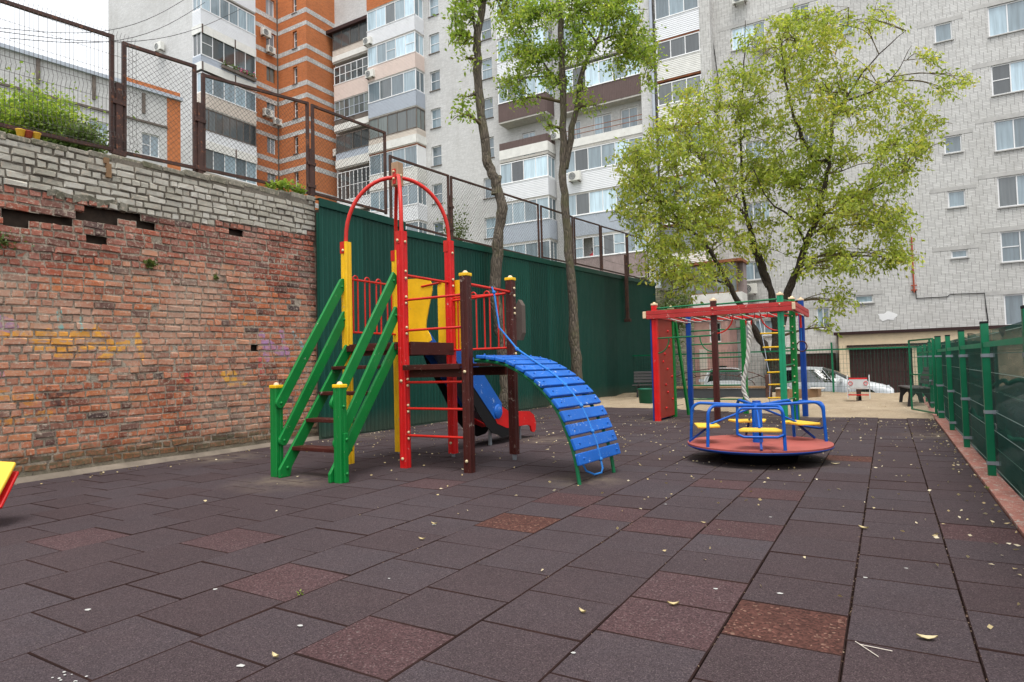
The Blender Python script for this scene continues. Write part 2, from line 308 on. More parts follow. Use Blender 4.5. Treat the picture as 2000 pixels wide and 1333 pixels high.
def leaf_mat(name, stops, trans=0.35):
    t = NT(name); r = t.n('NewGeometry').outputs['Random Per Island']; p = t.pos()
    n = t.noise(p, 0.55, 3); rr = t.math('ADD', t.math('MULTIPLY', r, 0.6), t.math('MULTIPLY', t.ramp(n, [(0.3, 0), (0.7, 1)]), 0.4))
    col = t.ramp(rr, stops)
    d = t.n('BsdfPrincipled', None, Base_Color=col, Roughness=0.5)
    tr = t.n('BsdfTranslucent', None, Color=t.mix(0.5, col, t.mix(1.0, col, (1.5, 1.5, 0.6), 'MULTIPLY')))
    mx = t.n('MixShader'); t.set(mx.inputs[0], trans); t.t.links.new(d.outputs[0], mx.inputs[1]); t.t.links.new(tr.outputs[0], mx.inputs[2])
    o = t.n('OutputMaterial'); t.t.links.new(mx.outputs[0], o.inputs[0])
leaf_mat('leaf_willow', [(0.0, (0.15, 0.22, 0.03)), (0.3, (0.28, 0.36, 0.05)), (0.65, (0.45, 0.5, 0.095)), (0.92, (0.62, 0.54, 0.12)), (1.0, (0.66, 0.38, 0.09))], 0.58)
paint('twig', (0.13, 0.1, 0.055), rough=0.9)
leaf_mat('leaf_bright', [(0.0, (0.1, 0.18, 0.022)), (0.5, (0.25, 0.36, 0.05)), (1.0, (0.48, 0.5, 0.09))], 0.55)
leaf_mat('leaf_shrub', [(0.0, (0.05, 0.09, 0.02)), (0.6, (0.11, 0.16, 0.035)), (1.0, (0.18, 0.22, 0.06))], 0.35)
leaf_mat('leaf_fallen', [(0.0, (0.3, 0.2, 0.09)), (0.5, (0.5, 0.4, 0.2)), (1.0, (0.72, 0.65, 0.5))], 0.1)
def bark_mat(name, c, moss):
    t = NT(name); p = t.pos(); mp = t.n('Mapping', None, Vector=p); mp.inputs['Scale'].default_value = (12, 12, 2.2)
    v = t.n('TexVoronoi', {'feature': 'DISTANCE_TO_EDGE'}, Vector=mp.outputs[0], Scale=1.6).outputs[0]; n = t.noise(mp.outputs[0], 3, 6, 0.7)
    h = t.math('ADD', t.math('MULTIPLY', t.math('MINIMUM', v, 0.25), 3.0), n)
    col = t.mix(t.ramp(h, [(0.35, 0), (1.1, 1)]), tuple(x*0.25 for x in c), c)
    col = t.mix(t.math('MULTIPLY', t.ramp(t.noise(p, 2.2, 4), [(0.5, 0), (0.65, 1)]), moss), col, (0.12, 0.12, 0.045))
    t.bsdf(Base_Color=col, Roughness=0.92, Normal=t.bump(h, 1.0, 0.03))
bark_mat('bark', (0.15, 0.12, 0.088), 0.5); bark_mat('bark_dark', (0.06, 0.043, 0.033), 0.15)
def netting_mat():
    t = NT('netting'); p = t.pos()
    mp = t.n('Mapping', None, Vector=p); mp.inputs['Scale'].default_value = (1, 1, 5)
    f = t.ramp(t.noise(mp.outputs[0], 1.2, 4), [(0.3, 0.84), (0.7, 0.64)])
    d = t.n('BsdfPrincipled', None, Base_Color=(0.004, 0.028, 0.026), Roughness=0.6); tr = t.n('BsdfTransparent')
    mx = t.n('MixShader'); t.set(mx.inputs[0], f); t.t.links.new(tr.outputs[0], mx.inputs[1]); t.t.links.new(d.outputs[0], mx.inputs[2])
    o = t.n('OutputMaterial'); t.t.links.new(mx.outputs[0], o.inputs[0])
netting_mat()

# ---------------------------------------------------------------- mesh helpers
class MB:
    def __init__(s): s.v = []; s.f = []; s.mi = []; s.sm = []
    def add(s, vs, fs, mi=0, sm=False):
        b = len(s.v); s.v += [tuple(v) for v in vs]
        for f in fs: s.f.append(tuple(b+i for i in f)); s.mi.append(mi); s.sm.append(sm)
    def box(s, x0, x1, y0, y1, z0, z1, mi=0):
        x0, x1 = min(x0, x1), max(x0, x1); y0, y1 = min(y0, y1), max(y0, y1); z0, z1 = min(z0, z1), max(z0, z1)
        s.add([(x0,y0,z0),(x1,y0,z0),(x1,y1,z0),(x0,y1,z0),(x0,y0,z1),(x1,y0,z1),(x1,y1,z1),(x0,y1,z1)],
              [(0,3,2,1),(4,5,6,7),(0,1,5,4),(1,2,6,5),(2,3,7,6),(3,0,4,7)], mi); return s
    def beam(s, a, b, wd, ht, up=(0,0,1), mi=0):
        a, b = Vector(a), Vector(b); d = (b-a).normalized(); r = d.cross(Vector(up))
        if r.length < 1e-4: r = d.cross(Vector((1,0,0)))
        r.normalize(); u = r.cross(d); vs = []
        for p in (a, b):
            for i, j in ((-1,-1),(1,-1),(1,1),(-1,1)): vs.append(p + r*(i*wd/2) + u*(j*ht/2))
        s.add(vs, [(0,3,2,1),(4,5,6,7),(0,1,5,4),(1,2,6,5),(2,3,7,6),(3,0,4,7)], mi); return s
    def tube(s, pts, r, n=10, mi=0, caps=True):
        pts = [Vector(p) for p in pts]; rs = r if isinstance(r, (list, tuple)) else [r]*len(pts)
        ref = None; rings = []
        for i, p in enumerate(pts):
            d = (pts[min(i+1, len(pts)-1)] - pts[max(i-1, 0)]).normalized()
            if ref is None:
                ref = d.cross(Vector((0,0,1)))
                if ref.length < 0.05: ref = d.cross(Vector((1,0,0)))
            ref = (ref - d*ref.dot(d)).normalized(); q = d.cross(ref)
            rings.append([p + (ref*math.cos(2*math.pi*k/n) + q*math.sin(2*math.pi*k/n))*rs[i] for k in range(n)])
        vs = [v for g in rings for v in g]; fs = []
        for i in range(len(pts)-1):
            for k in range(n): fs.append((i*n+k, i*n+(k+1)%n, (i+1)*n+(k+1)%n, (i+1)*n+k))
        s.add(vs, fs, mi, True)
        if caps:
            s.add(rings[0], [tuple(range(n-1,-1,-1))], mi); s.add(rings[-1], [tuple(range(n))], mi)
        return s
    def wire(s, a, b, r, mi=0):                      # three-sided thin wire
        a, b = Vector(a), Vector(b); d = (b-a).normalized(); x = d.cross(Vector((0.31,0.53,0.79))).normalized(); y = d.cross(x)
        vs = [p + (x*math.cos(k*2.0944) + y*math.sin(k*2.0944))*r for p in (a, b) for k in range(3)]
        s.add(vs, [(0,1,4,3),(1,2,5,4),(2,0,3,5)], mi); return s
    def lathe(s, prof, c=(0,0,0), n=24, mi=0, axis='z'):
        c = Vector(c); vs = []; fs = []
        for (r, h) in prof:
            for k in range(n):
                a = 2*math.pi*k/n; x, y = r*math.cos(a), r*math.sin(a)
                vs.append(c + (Vector((x,y,h)) if axis == 'z' else Vector((h,x,y)) if axis == 'x' else Vector((x,-h,y))))
        for i in range(len(prof)-1):
            for k in range(n): fs.append((i*n+k, i*n+(k+1)%n, (i+1)*n+(k+1)%n, (i+1)*n+k))
        s.add(vs, fs, mi, True); return s
    def prism(s, poly, o, u, v, d, mi=0):            # planar outline in (u,v) from o, thickness vector d
        o, u, v, d = Vector(o), Vector(u), Vector(v), Vector(d); n = len(poly)
        a = [o + u*x + v*y for x, y in poly]; vs = a + [p+d for p in a]
        s.add(vs, [tuple(range(n-1,-1,-1)), tuple(range(n, 2*n))] + [(i, (i+1)%n, n+(i+1)%n, n+i) for i in range(n)], mi); return s
    def mesh(s, name, mats):
        me = bpy.data.meshes.new(name); me.from_pydata(s.v, [], s.f)
        for mm in (mats if isinstance(mats, (list, tuple)) else [mats]): me.materials.append(MAT[mm])
        me.polygons.foreach_set('material_index', s.mi); me.polygons.foreach_set('use_smooth', s.sm); me.update(); return me
    def build(s, name, mats, parent=None, bevel=0.0, **k):
        o = bpy.data.objects.new(name, s.mesh(name, mats)); COL.objects.link(o)
        bm = bmesh.new(); bm.from_mesh(o.data); bmesh.ops.recalc_face_normals(bm, faces=bm.faces); bm.to_mesh(o.data); bm.free()
        if parent: attach(o, parent)
        if bevel:
            b = o.modifiers.new('bevel', 'BEVEL'); b.width = bevel; b.segments = 2; b.limit_method = 'ANGLE'
        tag(o, **k); return o
def attach(o, parent):
    o.parent = parent; o.matrix_parent_inverse = parent.matrix_basis.inverted() if parent.parent is None else (parent.parent.matrix_basis @ parent.matrix_parent_inverse @ parent.matrix_basis).inverted()
def tag(o, label=None, cat=None, group=None, kind=None):
    for k, v in (('label', label), ('category', cat), ('group', group), ('kind', kind)):
        if v: o[k] = v
    return o
def empty(name, loc, label, cat, group=None, kind=None):
    o = bpy.data.objects.new(name, None); COL.objects.link(o); o.location = loc; o.empty_display_size = 0.2
    return tag(o, label, cat, group, kind)
def arc(c, r, a0, a1, u, v, n=8):
    c, u, v = Vector(c), Vector(u), Vector(v)
    return [c + u*(r*math.cos(a0+(a1-a0)*i/n)) + v*(r*math.sin(a0+(a1-a0)*i/n)) for i in range(n+1)]
BOLT = {}
def bolts(pts, parent, r=0.016, nrm=(0,-1,0), m='bolt'):
    if (r, m) not in BOLT: BOLT[(r, m)] = MB().tube([(0,0,0), (0,0,0.012), (0,0,0.018)], [r, r, r*0.45], 8).mesh('bolt', m)
    q = Vector((0,0,1)).rotation_difference(Vector(nrm)).to_euler()
    for p in pts:
        o = bpy.data.objects.new('bolt', BOLT[(r, m)]); COL.objects.link(o); o.location = p; o.rotation_euler = q; attach(o, parent)
# ---------------------------------------------------------------- wall helpers
class FR:                                                         # a facade frame: u along the wall, d out of it
    def __init__(s, O, U, N): s.O, s.U, s.N = Vector(O), Vector(U), Vector(N)
    def p(s, u, z, d=0.0): return s.O + s.U*u + s.N*d + Vector((0,0,z))
    def box(s, mb, u0, u1, z0, z1, d0, d1, mi=0):
        vs = [s.p(u, z, d) for d in (d0, d1) for (u, z) in ((u0,z0),(u1,z0),(u1,z1),(u0,z1))]
        mb.add(vs, [(0,3,2,1),(4,5,6,7),(0,1,5,4),(1,2,6,5),(2,3,7,6),(3,0,4,7)], mi); return mb
def facade(fr, u0, u1, z0, z1, holes, mat, parent, name='wall', reveal=0.14, thick=0.4):
    us = sorted({u0, u1} | {h[0] for h in holes} | {h[1] for h in holes}); zs = sorted({z0, z1} | {h[2] for h in holes} | {h[3] for h in holes})
    us = [u for u in us if u0 <= u <= u1]; zs = [z for z in zs if z0 <= z <= z1]
    mb = MB(); idx = {}
    def vid(i, j):
        if (i, j) not in idx: idx[(i, j)] = len(vsl); vsl.append(fr.p(us[i], zs[j]))
        return idx[(i, j)]
    vsl = []; fs = []
    for i in range(len(us)-1):
        for j in range(len(zs)-1):
            cu, cz = (us[i]+us[i+1])/2, (zs[j]+zs[j+1])/2
            if any(h[0] < cu < h[1] and h[2] < cz < h[3] for h in holes): continue
            fs.append((vid(i,j), vid(i+1,j), vid(i+1,j+1), vid(i,j+1)))
    mb.add(vsl, fs)
    for h in (holes if reveal > 0 else ()):
        a = [(h[0],h[2]),(h[1],h[2]),(h[1],h[3]),(h[0],h[3])]
        vs = [fr.p(u, z) for u, z in a]+[fr.p(u, z, -reveal) for u, z in a]
        mb.add(vs, [(0,1,5,4),(1,2,6,5),(2,3,7,6),(3,0,4,7)])
    w_ = mb.build(name, mat, parent)
    return w_
# ================================================================ the setting: ground sheets
def sheet(name, mat, xs, ys, zf, label=None):
    mb = MB(); vs = [(x, y, zf(x, y)) for y in ys for x in xs]; nx = len(xs)
    mb.add(vs, [(j*nx+i, j*nx+i+1, (j+1)*nx+i+1, (j+1)*nx+i) for j in range(len(ys)-1) for i in range(nx-1)], 0, True)
    return mb.build(name, mat, None, kind='structure')
def lin(a, b, n): return [a+(b-a)*i/n for i in range(n+1)]
def yard_z(x, y):
    if x > 1.0: return -0.1 - 0.45*min(1, max(0, (y-12)/13))
    return -0.57 if y > 25.15 else -0.6
sheet('yard_ground', 'asphalt', [-70, -40, -20, -9.0, -4, 0.94, 1.5, 4, 9, 20, 80, 300], [-80, 0, 4, 8, 12, 16, 20, 25.2, 30, 37, 80, 400], lambda x, y: yard_z(x, y) - 0.02)
sheet('terrace_ground', 'terrace', [-300, -60, -40, -20, -9.5], [-80, 0, 10, 20, 28, 36.9], lambda x, y: 4.05)
# rubber tile floor: a bedding slab with separate tiles on it
floor = MB().box(-9.25, 0.755, -3, 25.1, -0.7, -0.03).build('playground_floor', 'joint', None, kind='structure')
ROWS = [0.745, 0.275, -0.2125, -0.72, -1.244, -1.784, -2.33, -2.88, -3.44, -4.01, -4.6, -5.19, -5.75]
while ROWS[-1] > -8.9: ROWS.append(max(ROWS[-1]-0.57, -9.02))
PH = [3.856, 3.69, 3.515, 3.294, 4.09, 4.35, 5.16, 2.88, 3.13, 2.36, 2.6, 2.34]
def PHASE(i): return PH[i] if i < len(PH) else PH[-1]-0.245*((i-11) % 2)
def PERI(i): return 0.475 if i < 7 else 0.49
SPECIAL = {}
def tile_key(x, y):
    for i in range(len(ROWS)-1):
        if ROWS[i+1] <= x < ROWS[i]:
            return i, math.floor((y-PHASE(i))/PERI(i))
    return None
for (px, py, k) in [(1540,1225,'rubber_red'),(980,1025,'rubber_red'),(1660,895,'rubber_red'),(1285,1222,'rubber_pink'),(1440,1032,'rubber_pink'),(560,1138,'rubber_pink'),(1345,1152,'rubber_pink'),
                    (1460,948,'rubber_pink'),(1925,1052,'rubber_pink'),(115,1055,'rubber_pink'),(1150,1003,'rubber_pink'),(1085,972,'rubber_pink'),(430,1052,'rubber_pink'),(1470,965,'rubber_pink'),(700,1300,'rubber_pink'),(1240,1035,'rubber_pink'),(880,940,'rubber_pink')]:
    P = on_z(px, py); kk = tile_key(P.x, P.y)
    if kk: SPECIAL[kk] = k
tmesh = {}
def tile_geo(w_, l_):
    b = 0.005; g = 0.002; x, y = w_/2-g, l_/2-g
    vs = [(sx*x, sy*y, -0.028) for sx, sy in ((-1,-1),(1,-1),(1,1),(-1,1))] + [(sx*x, sy*y, -0.006) for sx, sy in ((-1,-1),(1,-1),(1,1),(-1,1))] + [(sx*(x-b), sy*(y-b), 0) for sx, sy in ((-1,-1),(1,-1),(1,1),(-1,1))]
    fs = [(0,1,5,4),(1,2,6,5),(2,3,7,6),(3,0,4,7),(4,5,9,8),(5,6,10,9),(6,7,11,10),(7,4,8,11),(8,9,10,11)]
    return vs, fs
TMI = [1]*8+[0]
tiles = []
for i in range(len(ROWS)-1):
    ph = PHASE(i); PER = PERI(i); x = (ROWS[i]+ROWS[i+1])/2; wd = ROWS[i]-ROWS[i+1]
    for j in range(-12, 31):
        y = ph + (j+0.5)*PER
        ymax = 15.2 if x > -1.5 else 15.2+(-1.5-x)*0.6 if x > -5 else 17.4
        if y < -1 or y > ymax: continue
        q = proj((x, y, 0)); vis = q and -130 < q[0] < 2130 and q[1] < 1460
        size = (1/q[2] if vis else 0)
        tiles.append((size, x, y, wd, PER, SPECIAL.get((i, j), 'rubber_grey')))
tiles.sort(key=lambda t: -t[0])
rest = MB(); MI = {'rubber_grey': 0, 'rubber_pink': 1, 'rubber_red': 2}
for n, (s_, x, y, wd, PER, mk) in enumerate(tiles):
    vs, fs = tile_geo(wd, PER)
    dz = random.gauss(0, 0.0012); tx, ty = random.gauss(0, 0.003), random.gauss(0, 0.003); rz = random.gauss(0, 0.0035)
    if n < 300:
        key = (round(wd, 4), PER, mk)
        if key not in tmesh:
            b = MB(); b.add(vs, fs); b.mi = list(TMI); tmesh[key] = b.mesh('tile', [mk, 'rubber_edge'])
        o = bpy.data.objects.new('tile', tmesh[key]); COL.objects.link(o); o.location = (x, y, dz); o.rotation_euler = (tx, ty, rz); attach(o, floor)
    else:
        rest.add([(x+v[0], y+v[1], v[2]+dz+v[0]*ty*-1+v[1]*tx) for v in vs], fs, MI[mk]); rest.mi[-9:-1] = [3]*8
rest.build('far_tiles', ['rubber_grey', 'rubber_pink', 'rubber_red', 'rubber_edge'], floor, kind='stuff')
# concrete strip along the brick wall
sheet('wall_footing', 'concrete', lin(-9.3, ROWS[-1], 4), lin(-1, 17.4, 40), lambda x, y: -0.004 + 0.012*math.sin(y*2.1+x*3)*0.3 + (0.05 if x < -9.1 else 0))
# sand at the far end
def sand_edge(x): return 15.0 if x > -1.2 else 15.0+(-1.2-x)*0.45 if x > -5.6 else 17.0
mb = MB(); xs = lin(-9.0, 0.75, 60); rowsn = 50; vs = []
for j in range(rowsn+1):
    for x in xs:
        e = sand_edge(x) + 0.10*math.sin(x*3.3)+0.06*math.sin(x*7.1+1)
        t = j/rowsn; y = e + (25.1-e)*t
        vs.append((x, y, -0.02 + 0.07*min(1, t*9) + (0.022*math.sin(x*2.3+y*1.7)+0.02*math.sin(x*5.1-y*3.3)+random.gauss(0, 0.006))*min(1, t*9)))
nx = len(xs)
mb.add(vs, [(j*nx+i, j*nx+i+1, (j+1)*nx+i+1, (j+1)*nx+i) for j in range(rowsn) for i in range(nx-1)], 0, True)
mb.build('sand_ground', 'sand', None, kind='structure')
# painted kerb under the right fence
k = MB()
for i in range(-2, 26):
    k.box(0.757, 0.935, i*1.0+0.004, i*1.0+0.996, -0.5, 0.012+random.gauss(0, 0.002))
k.build('kerb', 'kerb', None, 0.006, kind='structure')

# ================================================================ brick retaining wall
WX = -9.2
wall = empty('brick_retaining_wall', (WX, 5, 0), 'old retaining wall of worn red brick topped with grey-white brick, graffiti low down', 'wall')
def wtop(y): return 4.27 + (y-3.4)*0.055 if y < 9 else 4.6
HOLES = []
# end face against the green sheet, and holes where bricks fell out show a core painted dark for their shade
bricks = []
CH = 0.098
def bnd(y): return 3.42 + (y-3.4)*0.084 if y > 4.75 else 3.66
z = 0.09; c = 0
while z < 4.9:
    y = -1.5 + random.uniform(-0.2, 0); hdr = (c % 4 == 3)
    while y < 8.38:
        zz = z + (y-3.4)*0.034*min(1, z/3.0)                       # courses rise a little to the right
        L = (0.128 if (hdr or random.random() < 0.3) else 0.262) + random.gauss(0, 0.006)
        if random.random() < 0.04: L *= 0.75
        y1 = min(y+L, 8.4); yc = (y+y1)/2
        if zz+CH > wtop(yc)-0.07: break_ = True
        else: break_ = False
        white = zz > bnd(yc)-0.05
        if not break_ and y1-y > 0.05:
            hole = (not white) and (random.random() < 0.001 + (0.008 if zz > 2.95 else 0))
            if 3.3 < yc < 4.95 and abs(zz-(3.17+(yc-3.4)*0.14)) < 0.055+0.04*math.sin(yc*9) and random.random() < 0.85: hole = True
            if (4.0 < yc < 5.4 and 3.3 < zz < 3.5 and random.random() < 0.4): hole = True
            if (3.2 < yc < 4.1 and 3.05 < zz < 3.25 and random.random() < 0.3): hole = True
            if hole: HOLES.append((y-0.004, y1+0.004, zz-0.008, zz+CH+0.006))
            else:
                m_ = 'brick_silicate' if white else ('brick_deepred' if zz > 2.75 + 0.25*math.sin(yc*1.3) + random.gauss(0, 0.08) else 'brick_red')
                bricks.append([yc, zz, y1-y-0.017-abs(random.gauss(0, 0.007)), CH-0.021-abs(random.gauss(0, 0.007)), m_])
        y = y1
    z += CH; c += 1
bm_ = {}
def brick_geo(k):
    r = random.Random(k); b = 0.06
    def j(a): return r.gauss(0, a)
    vs = []
    for (x, s) in ((-1.0, 1.0), (0.55, 1.0), (1.0, 0.86)):
        for (a, d) in ((-1,-1),(1,-1),(1,1),(-1,1)): vs.append((x+j(0.06 if x > 0 else 0), a*0.5*(1-(1-s)*0.35)+j(0.028), d*0.5*(s if s < 1 else 1)*1.0+j(0.075)))
    fs = [(0,1,5,4),(1,2,6,5),(2,3,7,6),(3,0,4,7),(4,5,9,8),(5,6,10,9),(6,7,11,10),(7,4,8,11),(8,9,10,11)]
    return vs, fs
def vis_size(P):
    q = proj(P)
    return (1/q[2]) if q and -20 < q[0] < 2010 and -10 < q[1] < 1340 else 0
bricks = [(vis_size((WX, b[0], b[1]))*math.sqrt(b[2]*b[3]), b) for b in bricks]
bricks.sort(key=lambda t: -t[0])
restb = MB(); BMI = {'brick_red': 0, 'brick_deepred': 1, 'brick_silicate': 2}
for n, (s_, (yc, zz, L, Hh, m_)) in enumerate(bricks):
    kk = random.randrange(9); d = 0.021 + random.gauss(0, 0.006) + (0.012 if m_ != 'brick_red' and random.random() < 0.3 else 0)
    rx, rz = random.gauss(0, 0.017), random.gauss(0, 0.014)
    if n < 300:
        if (kk, m_) not in bm_:
            b = MB(); b.add(*brick_geo(kk)); bm_[(kk, m_)] = b.mesh('brick', m_)
        o = bpy.data.objects.new('brick', bm_[(kk, m_)]); COL.objects.link(o)
        o.location = (WX-0.012, yc, zz+CH/2); o.scale = (d, L, Hh); o.rotation_euler = (rx, 0, rz); attach(o, wall)
    else:
        vs, fs = brick_geo(kk)
        restb.add([(WX-0.012+v[0]*d + v[1]*L*rz, yc+v[1]*L - v[2]*Hh*rx, zz+CH/2+v[2]*Hh + v[1]*L*rx) for v in vs], fs, BMI[m_])
FWL = FR((WX-0.006, 0, 0), (0,1,0), (1,0,0))
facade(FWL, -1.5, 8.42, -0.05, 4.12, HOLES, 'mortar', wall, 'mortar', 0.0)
MB().box(WX-0.5, WX-0.11, -1.5, 8.42, -0.05, 4.2).build('wall_core', 'cavity_shade', wall); MB().box(WX-0.5, WX+0.12, 8.425, 9.1, -0.05, 4.3).build('wall_return', 'cavity_shade', wall)
mb = MB(); ys = lin(-1.5, 8.42, 20); mb.add([p for y in ys for p in ((WX-0.006, y, 4.12), (WX-0.006, y, wtop(y)-0.04), (WX-0.3, y, wtop(y)-0.04))], [(3*i+k_, 3*i+3+k_, 3*i+4+k_, 3*i+1+k_) for i in range(20) for k_ in range(2)])
mb.build('mortar', 'mortar', wall)
restb.build('far_bricks', ['brick_red', 'brick_deepred', 'brick_silicate'], wall, kind='stuff')
y = -1.5; n = 0
while y < 8.4:                                                       # coping course
    L = random.choice([0.26, 0.3, 0.34, 0.42]); y1 = min(y+L, 8.42)
    b = MB(); b.box(WX-0.3, WX+0.012+random.gauss(0, 0.012), y+0.008, y1-0.008, wtop(y)-0.085+random.gauss(0, 0.008), wtop(y)+random.gauss(0.005, 0.012))
    b.build('coping_brick', 'coping', wall, 0.012); y = y1
# broken lintel and torn mortar above the hole
mb = MB()
pts = [(3.95+0.1*i, 3.655+0.02*math.sin(i*1.7)+i*0.003) for i in range(12)]
for i in range(11):
    (a, za), (b, zb) = pts[i], pts[i+1]; h = 0.075+0.03*math.sin(i*2.3); x = WX+0.03+0.012*math.sin(i*3.1)
    mb.add([(WX-0.06,a,za),(WX-0.06,b,zb),(x,b,zb+0.01),(x,a,za+0.01),(WX-0.06,a,za-h),(WX-0.06,b,zb-h),(x-0.012,b,zb-h+0.01),(x-0.012,a,za-h)], [(0,1,2,3),(3,2,6,7),(4,7,6,5)])
mb.build('lintel', 'coping', wall)
tag(MB().box(WX-0.02, WX+0.05, 4.665, 4.725, 4.0, 4.19).box(WX, WX+0.04, 4.64, 4.7, 4.19, 4.27).build('wooden_peg', 'wood_old'), 'weathered yellowish wooden block stuck on top part of brick wall', 'wooden block')

# ================================================================ green corrugated retaining fence
GX = -8.98
gf = empty('green_sheet_fence', (GX, 18, 0), 'long dark green corrugated metal sheet fence running behind the play tower', 'fence')
def gtop(y): return 4.46 if y < 10.75 else (4.30 + (y-10.75)*0.034)
y = 8.30
while y < 28.2:
    y1 = min(y+1.15, 28.2); mb = MB(); n = int(round((y1-y)/0.0575)); n -= n % 2; st = (y1-y)/n; prof = []
    for i in range(n//2):
        a = y+2*i*st; prof += [(a, 0.0), (a+st*1.25, 0.0), (a+st*1.5, 0.013), (a+st*1.75, 0.013)]
    prof.append((y1, 0.0)); zb = 0.04+random.gauss(0, 0.006)
    vs = []
    for (a, d) in prof: vs += [(GX+d, a, zb), (GX+d, a, gtop(min(a, y1-0.01))-0.03)]
    mb.add(vs, [(2*i, 2*i+2, 2*i+3, 2*i+1) for i in range(len(prof)-1)])
    mb.build('metal_sheet', 'corr_green', gf); y = y1
for (a, b) in ((8.28, 10.72), (10.76, 15.4), (15.41, 20.2), (20.21, 28.25)):
    mb = MB(); za, zb = gtop(a+0.01), gtop(b-0.01)
    for (d0, d1, h0, h1) in ((-0.09, 0.045, 0.0, -0.012), (0.032, 0.046, -0.012, -0.15)):
        mb.add([(GX+d0,a,za+h0),(GX+d1,a,za+h0),(GX+d1,b,zb+h0),(GX+d0,b,zb+h0),(GX+d0,a,za+h1),(GX+d1,a,za+h1),(GX+d1,b,zb+h1),(GX+d0,b,zb+h1)], [(0,3,2,1),(4,5,6,7),(0,1,5,4),(1,2,6,5),(2,3,7,6),(3,0,4,7)])
    mb.build('cap_flashing', 'cap_green', gf)
MB().box(GX-0.07, GX-0.01, 8.3, 28.2, -0.3, 4.2).build('backing', 'cap_green', gf)
mb = MB(); P = on_x(1222, 498, -8.85); Q = on_x(1225, 628, -8.85)
mb.box(-8.91, -8.79, P.y-0.06, P.y+0.06, Q.z, P.z).box(-8.95, -8.7, P.y-0.13, P.y+0.02, Q.z-0.02, Q.z+0.1)
tag(mb.build('steel_post', 'rust', None, 0.01), 'short brown steel post fixed to the front of the green sheet fence', 'post')
# old brick wall beyond the green sheets
ow = empty('old_brick_wall', (-8.8, 31, 0), 'mossy pale brick wall beyond the end of the green sheet fence', 'wall')
MB().box(-9.3, -8.8, 28.3, 34.0, -0.6, 4.55).build('wall_body', 'brick_old', ow)
for i in range(18): MB().box(-9.33, -8.76+random.gauss(0, 0.01), 28.3+i*0.316, 28.3+i*0.316+0.3, 4.555, 4.65+random.gauss(0, 0.015)).build('coping_brick', 'coping', ow)

# ================================================================ mesh fence panels on top of the wall
FX = -9.36
def diamond(mb, y0, y1, z0, z1, s=0.062, r=0.0022, x=FX):
    # straight crossing wires clipped to the frame
    def zb(y, a): return a[0] + (a[1]-a[0])*(y-y0)/(y1-y0)
    zl0, zl1 = min(z0), max(z1); H_ = zl1-zl0
    for sgn in (1, -1):
        t = y0-H_ if sgn > 0 else y0
        while t < (y1 if sgn > 0 else y1+H_):
            pts = []
            for i in range(25):
                zz = zl0+H_*i/24; yy = t+sgn*(zz-zl0)
                if y0 <= yy <= y1 and zb(yy, z0) <= zz <= zb(yy, z1): pts.append((x+0.003*sgn, yy, zz))
            if len(pts) > 1: mb.wire(pts[0], pts[-1], r)
            t += s
def frame(p, y0, y1, z0, z1, m='rust', t=0.05, x=FX, mid=None):
    MB().box(x-t/2, x+t/2, y0, y0+t, z0[0], z1[0]).build('frame_post', m, p); MB().box(x-t/2, x+t/2, y1-t, y1, z0[1], z1[1]).build('frame_post', m, p)
    MB().beam((x, y0+t, z1[0]-t/2), (x, y1-t, z1[1]-t/2), t*0.92, t*0.92).build('top_rail', m, p); MB().beam((x, y0+t, z0[0]+t), (x, y1-t, z0[1]+t), t*0.92, t*0.92).build('bottom_rail', m, p)
PANELS = [(2.38, 4.86, (4.3, 4.42), (5.9, 6.13), 'brown framed panel of bent welded wire mesh at the left end of wall top', 'weld'),
          (4.98, 6.12, (4.42, 4.48), (6.1, 6.2), 'narrow brown framed chain-link panel next to the welded mesh panel', 'link'),
          (6.22, 8.42, (4.5, 4.62), (6.12, 6.4), 'brown framed chain-link panel on brick wall, last before green sheets', 'link'),
          (8.5, 10.6, (4.62, 4.66), (6.4, 6.5), 'brown framed chain-link panel just behind the red arches of the tower', 'link'),
          (10.72, 12.94, (4.5, 4.5), (6.02, 6.12), 'brown framed chain-link panel right of the red arches', 'link'),
          (13.02, 17.75, (4.5, 4.6), (6.12, 6.38), 'long brown framed chain-link panel crossed by the left tree trunk', 'link'),
          (17.9, 20.3, (4.66, 4.76), (6.38, 6.48), 'brown framed chain-link panel behind the second tree trunk', 'link'),
          (20.42, 22.78, (4.78, 4.85), (6.48, 6.62), 'brown framed chain-link panel right of the second trunk', 'link'),
          (22.9, 25.7, (4.86, 4.94), (6.62, 6.8), 'brown framed panel with sagging wires, second last above green sheets', 'sag'),
          (25.8, 28.5, (4.95, 5.0), (6.8, 6.95), 'brown framed panel with sagging wires at the far end of green sheets', 'sag')]
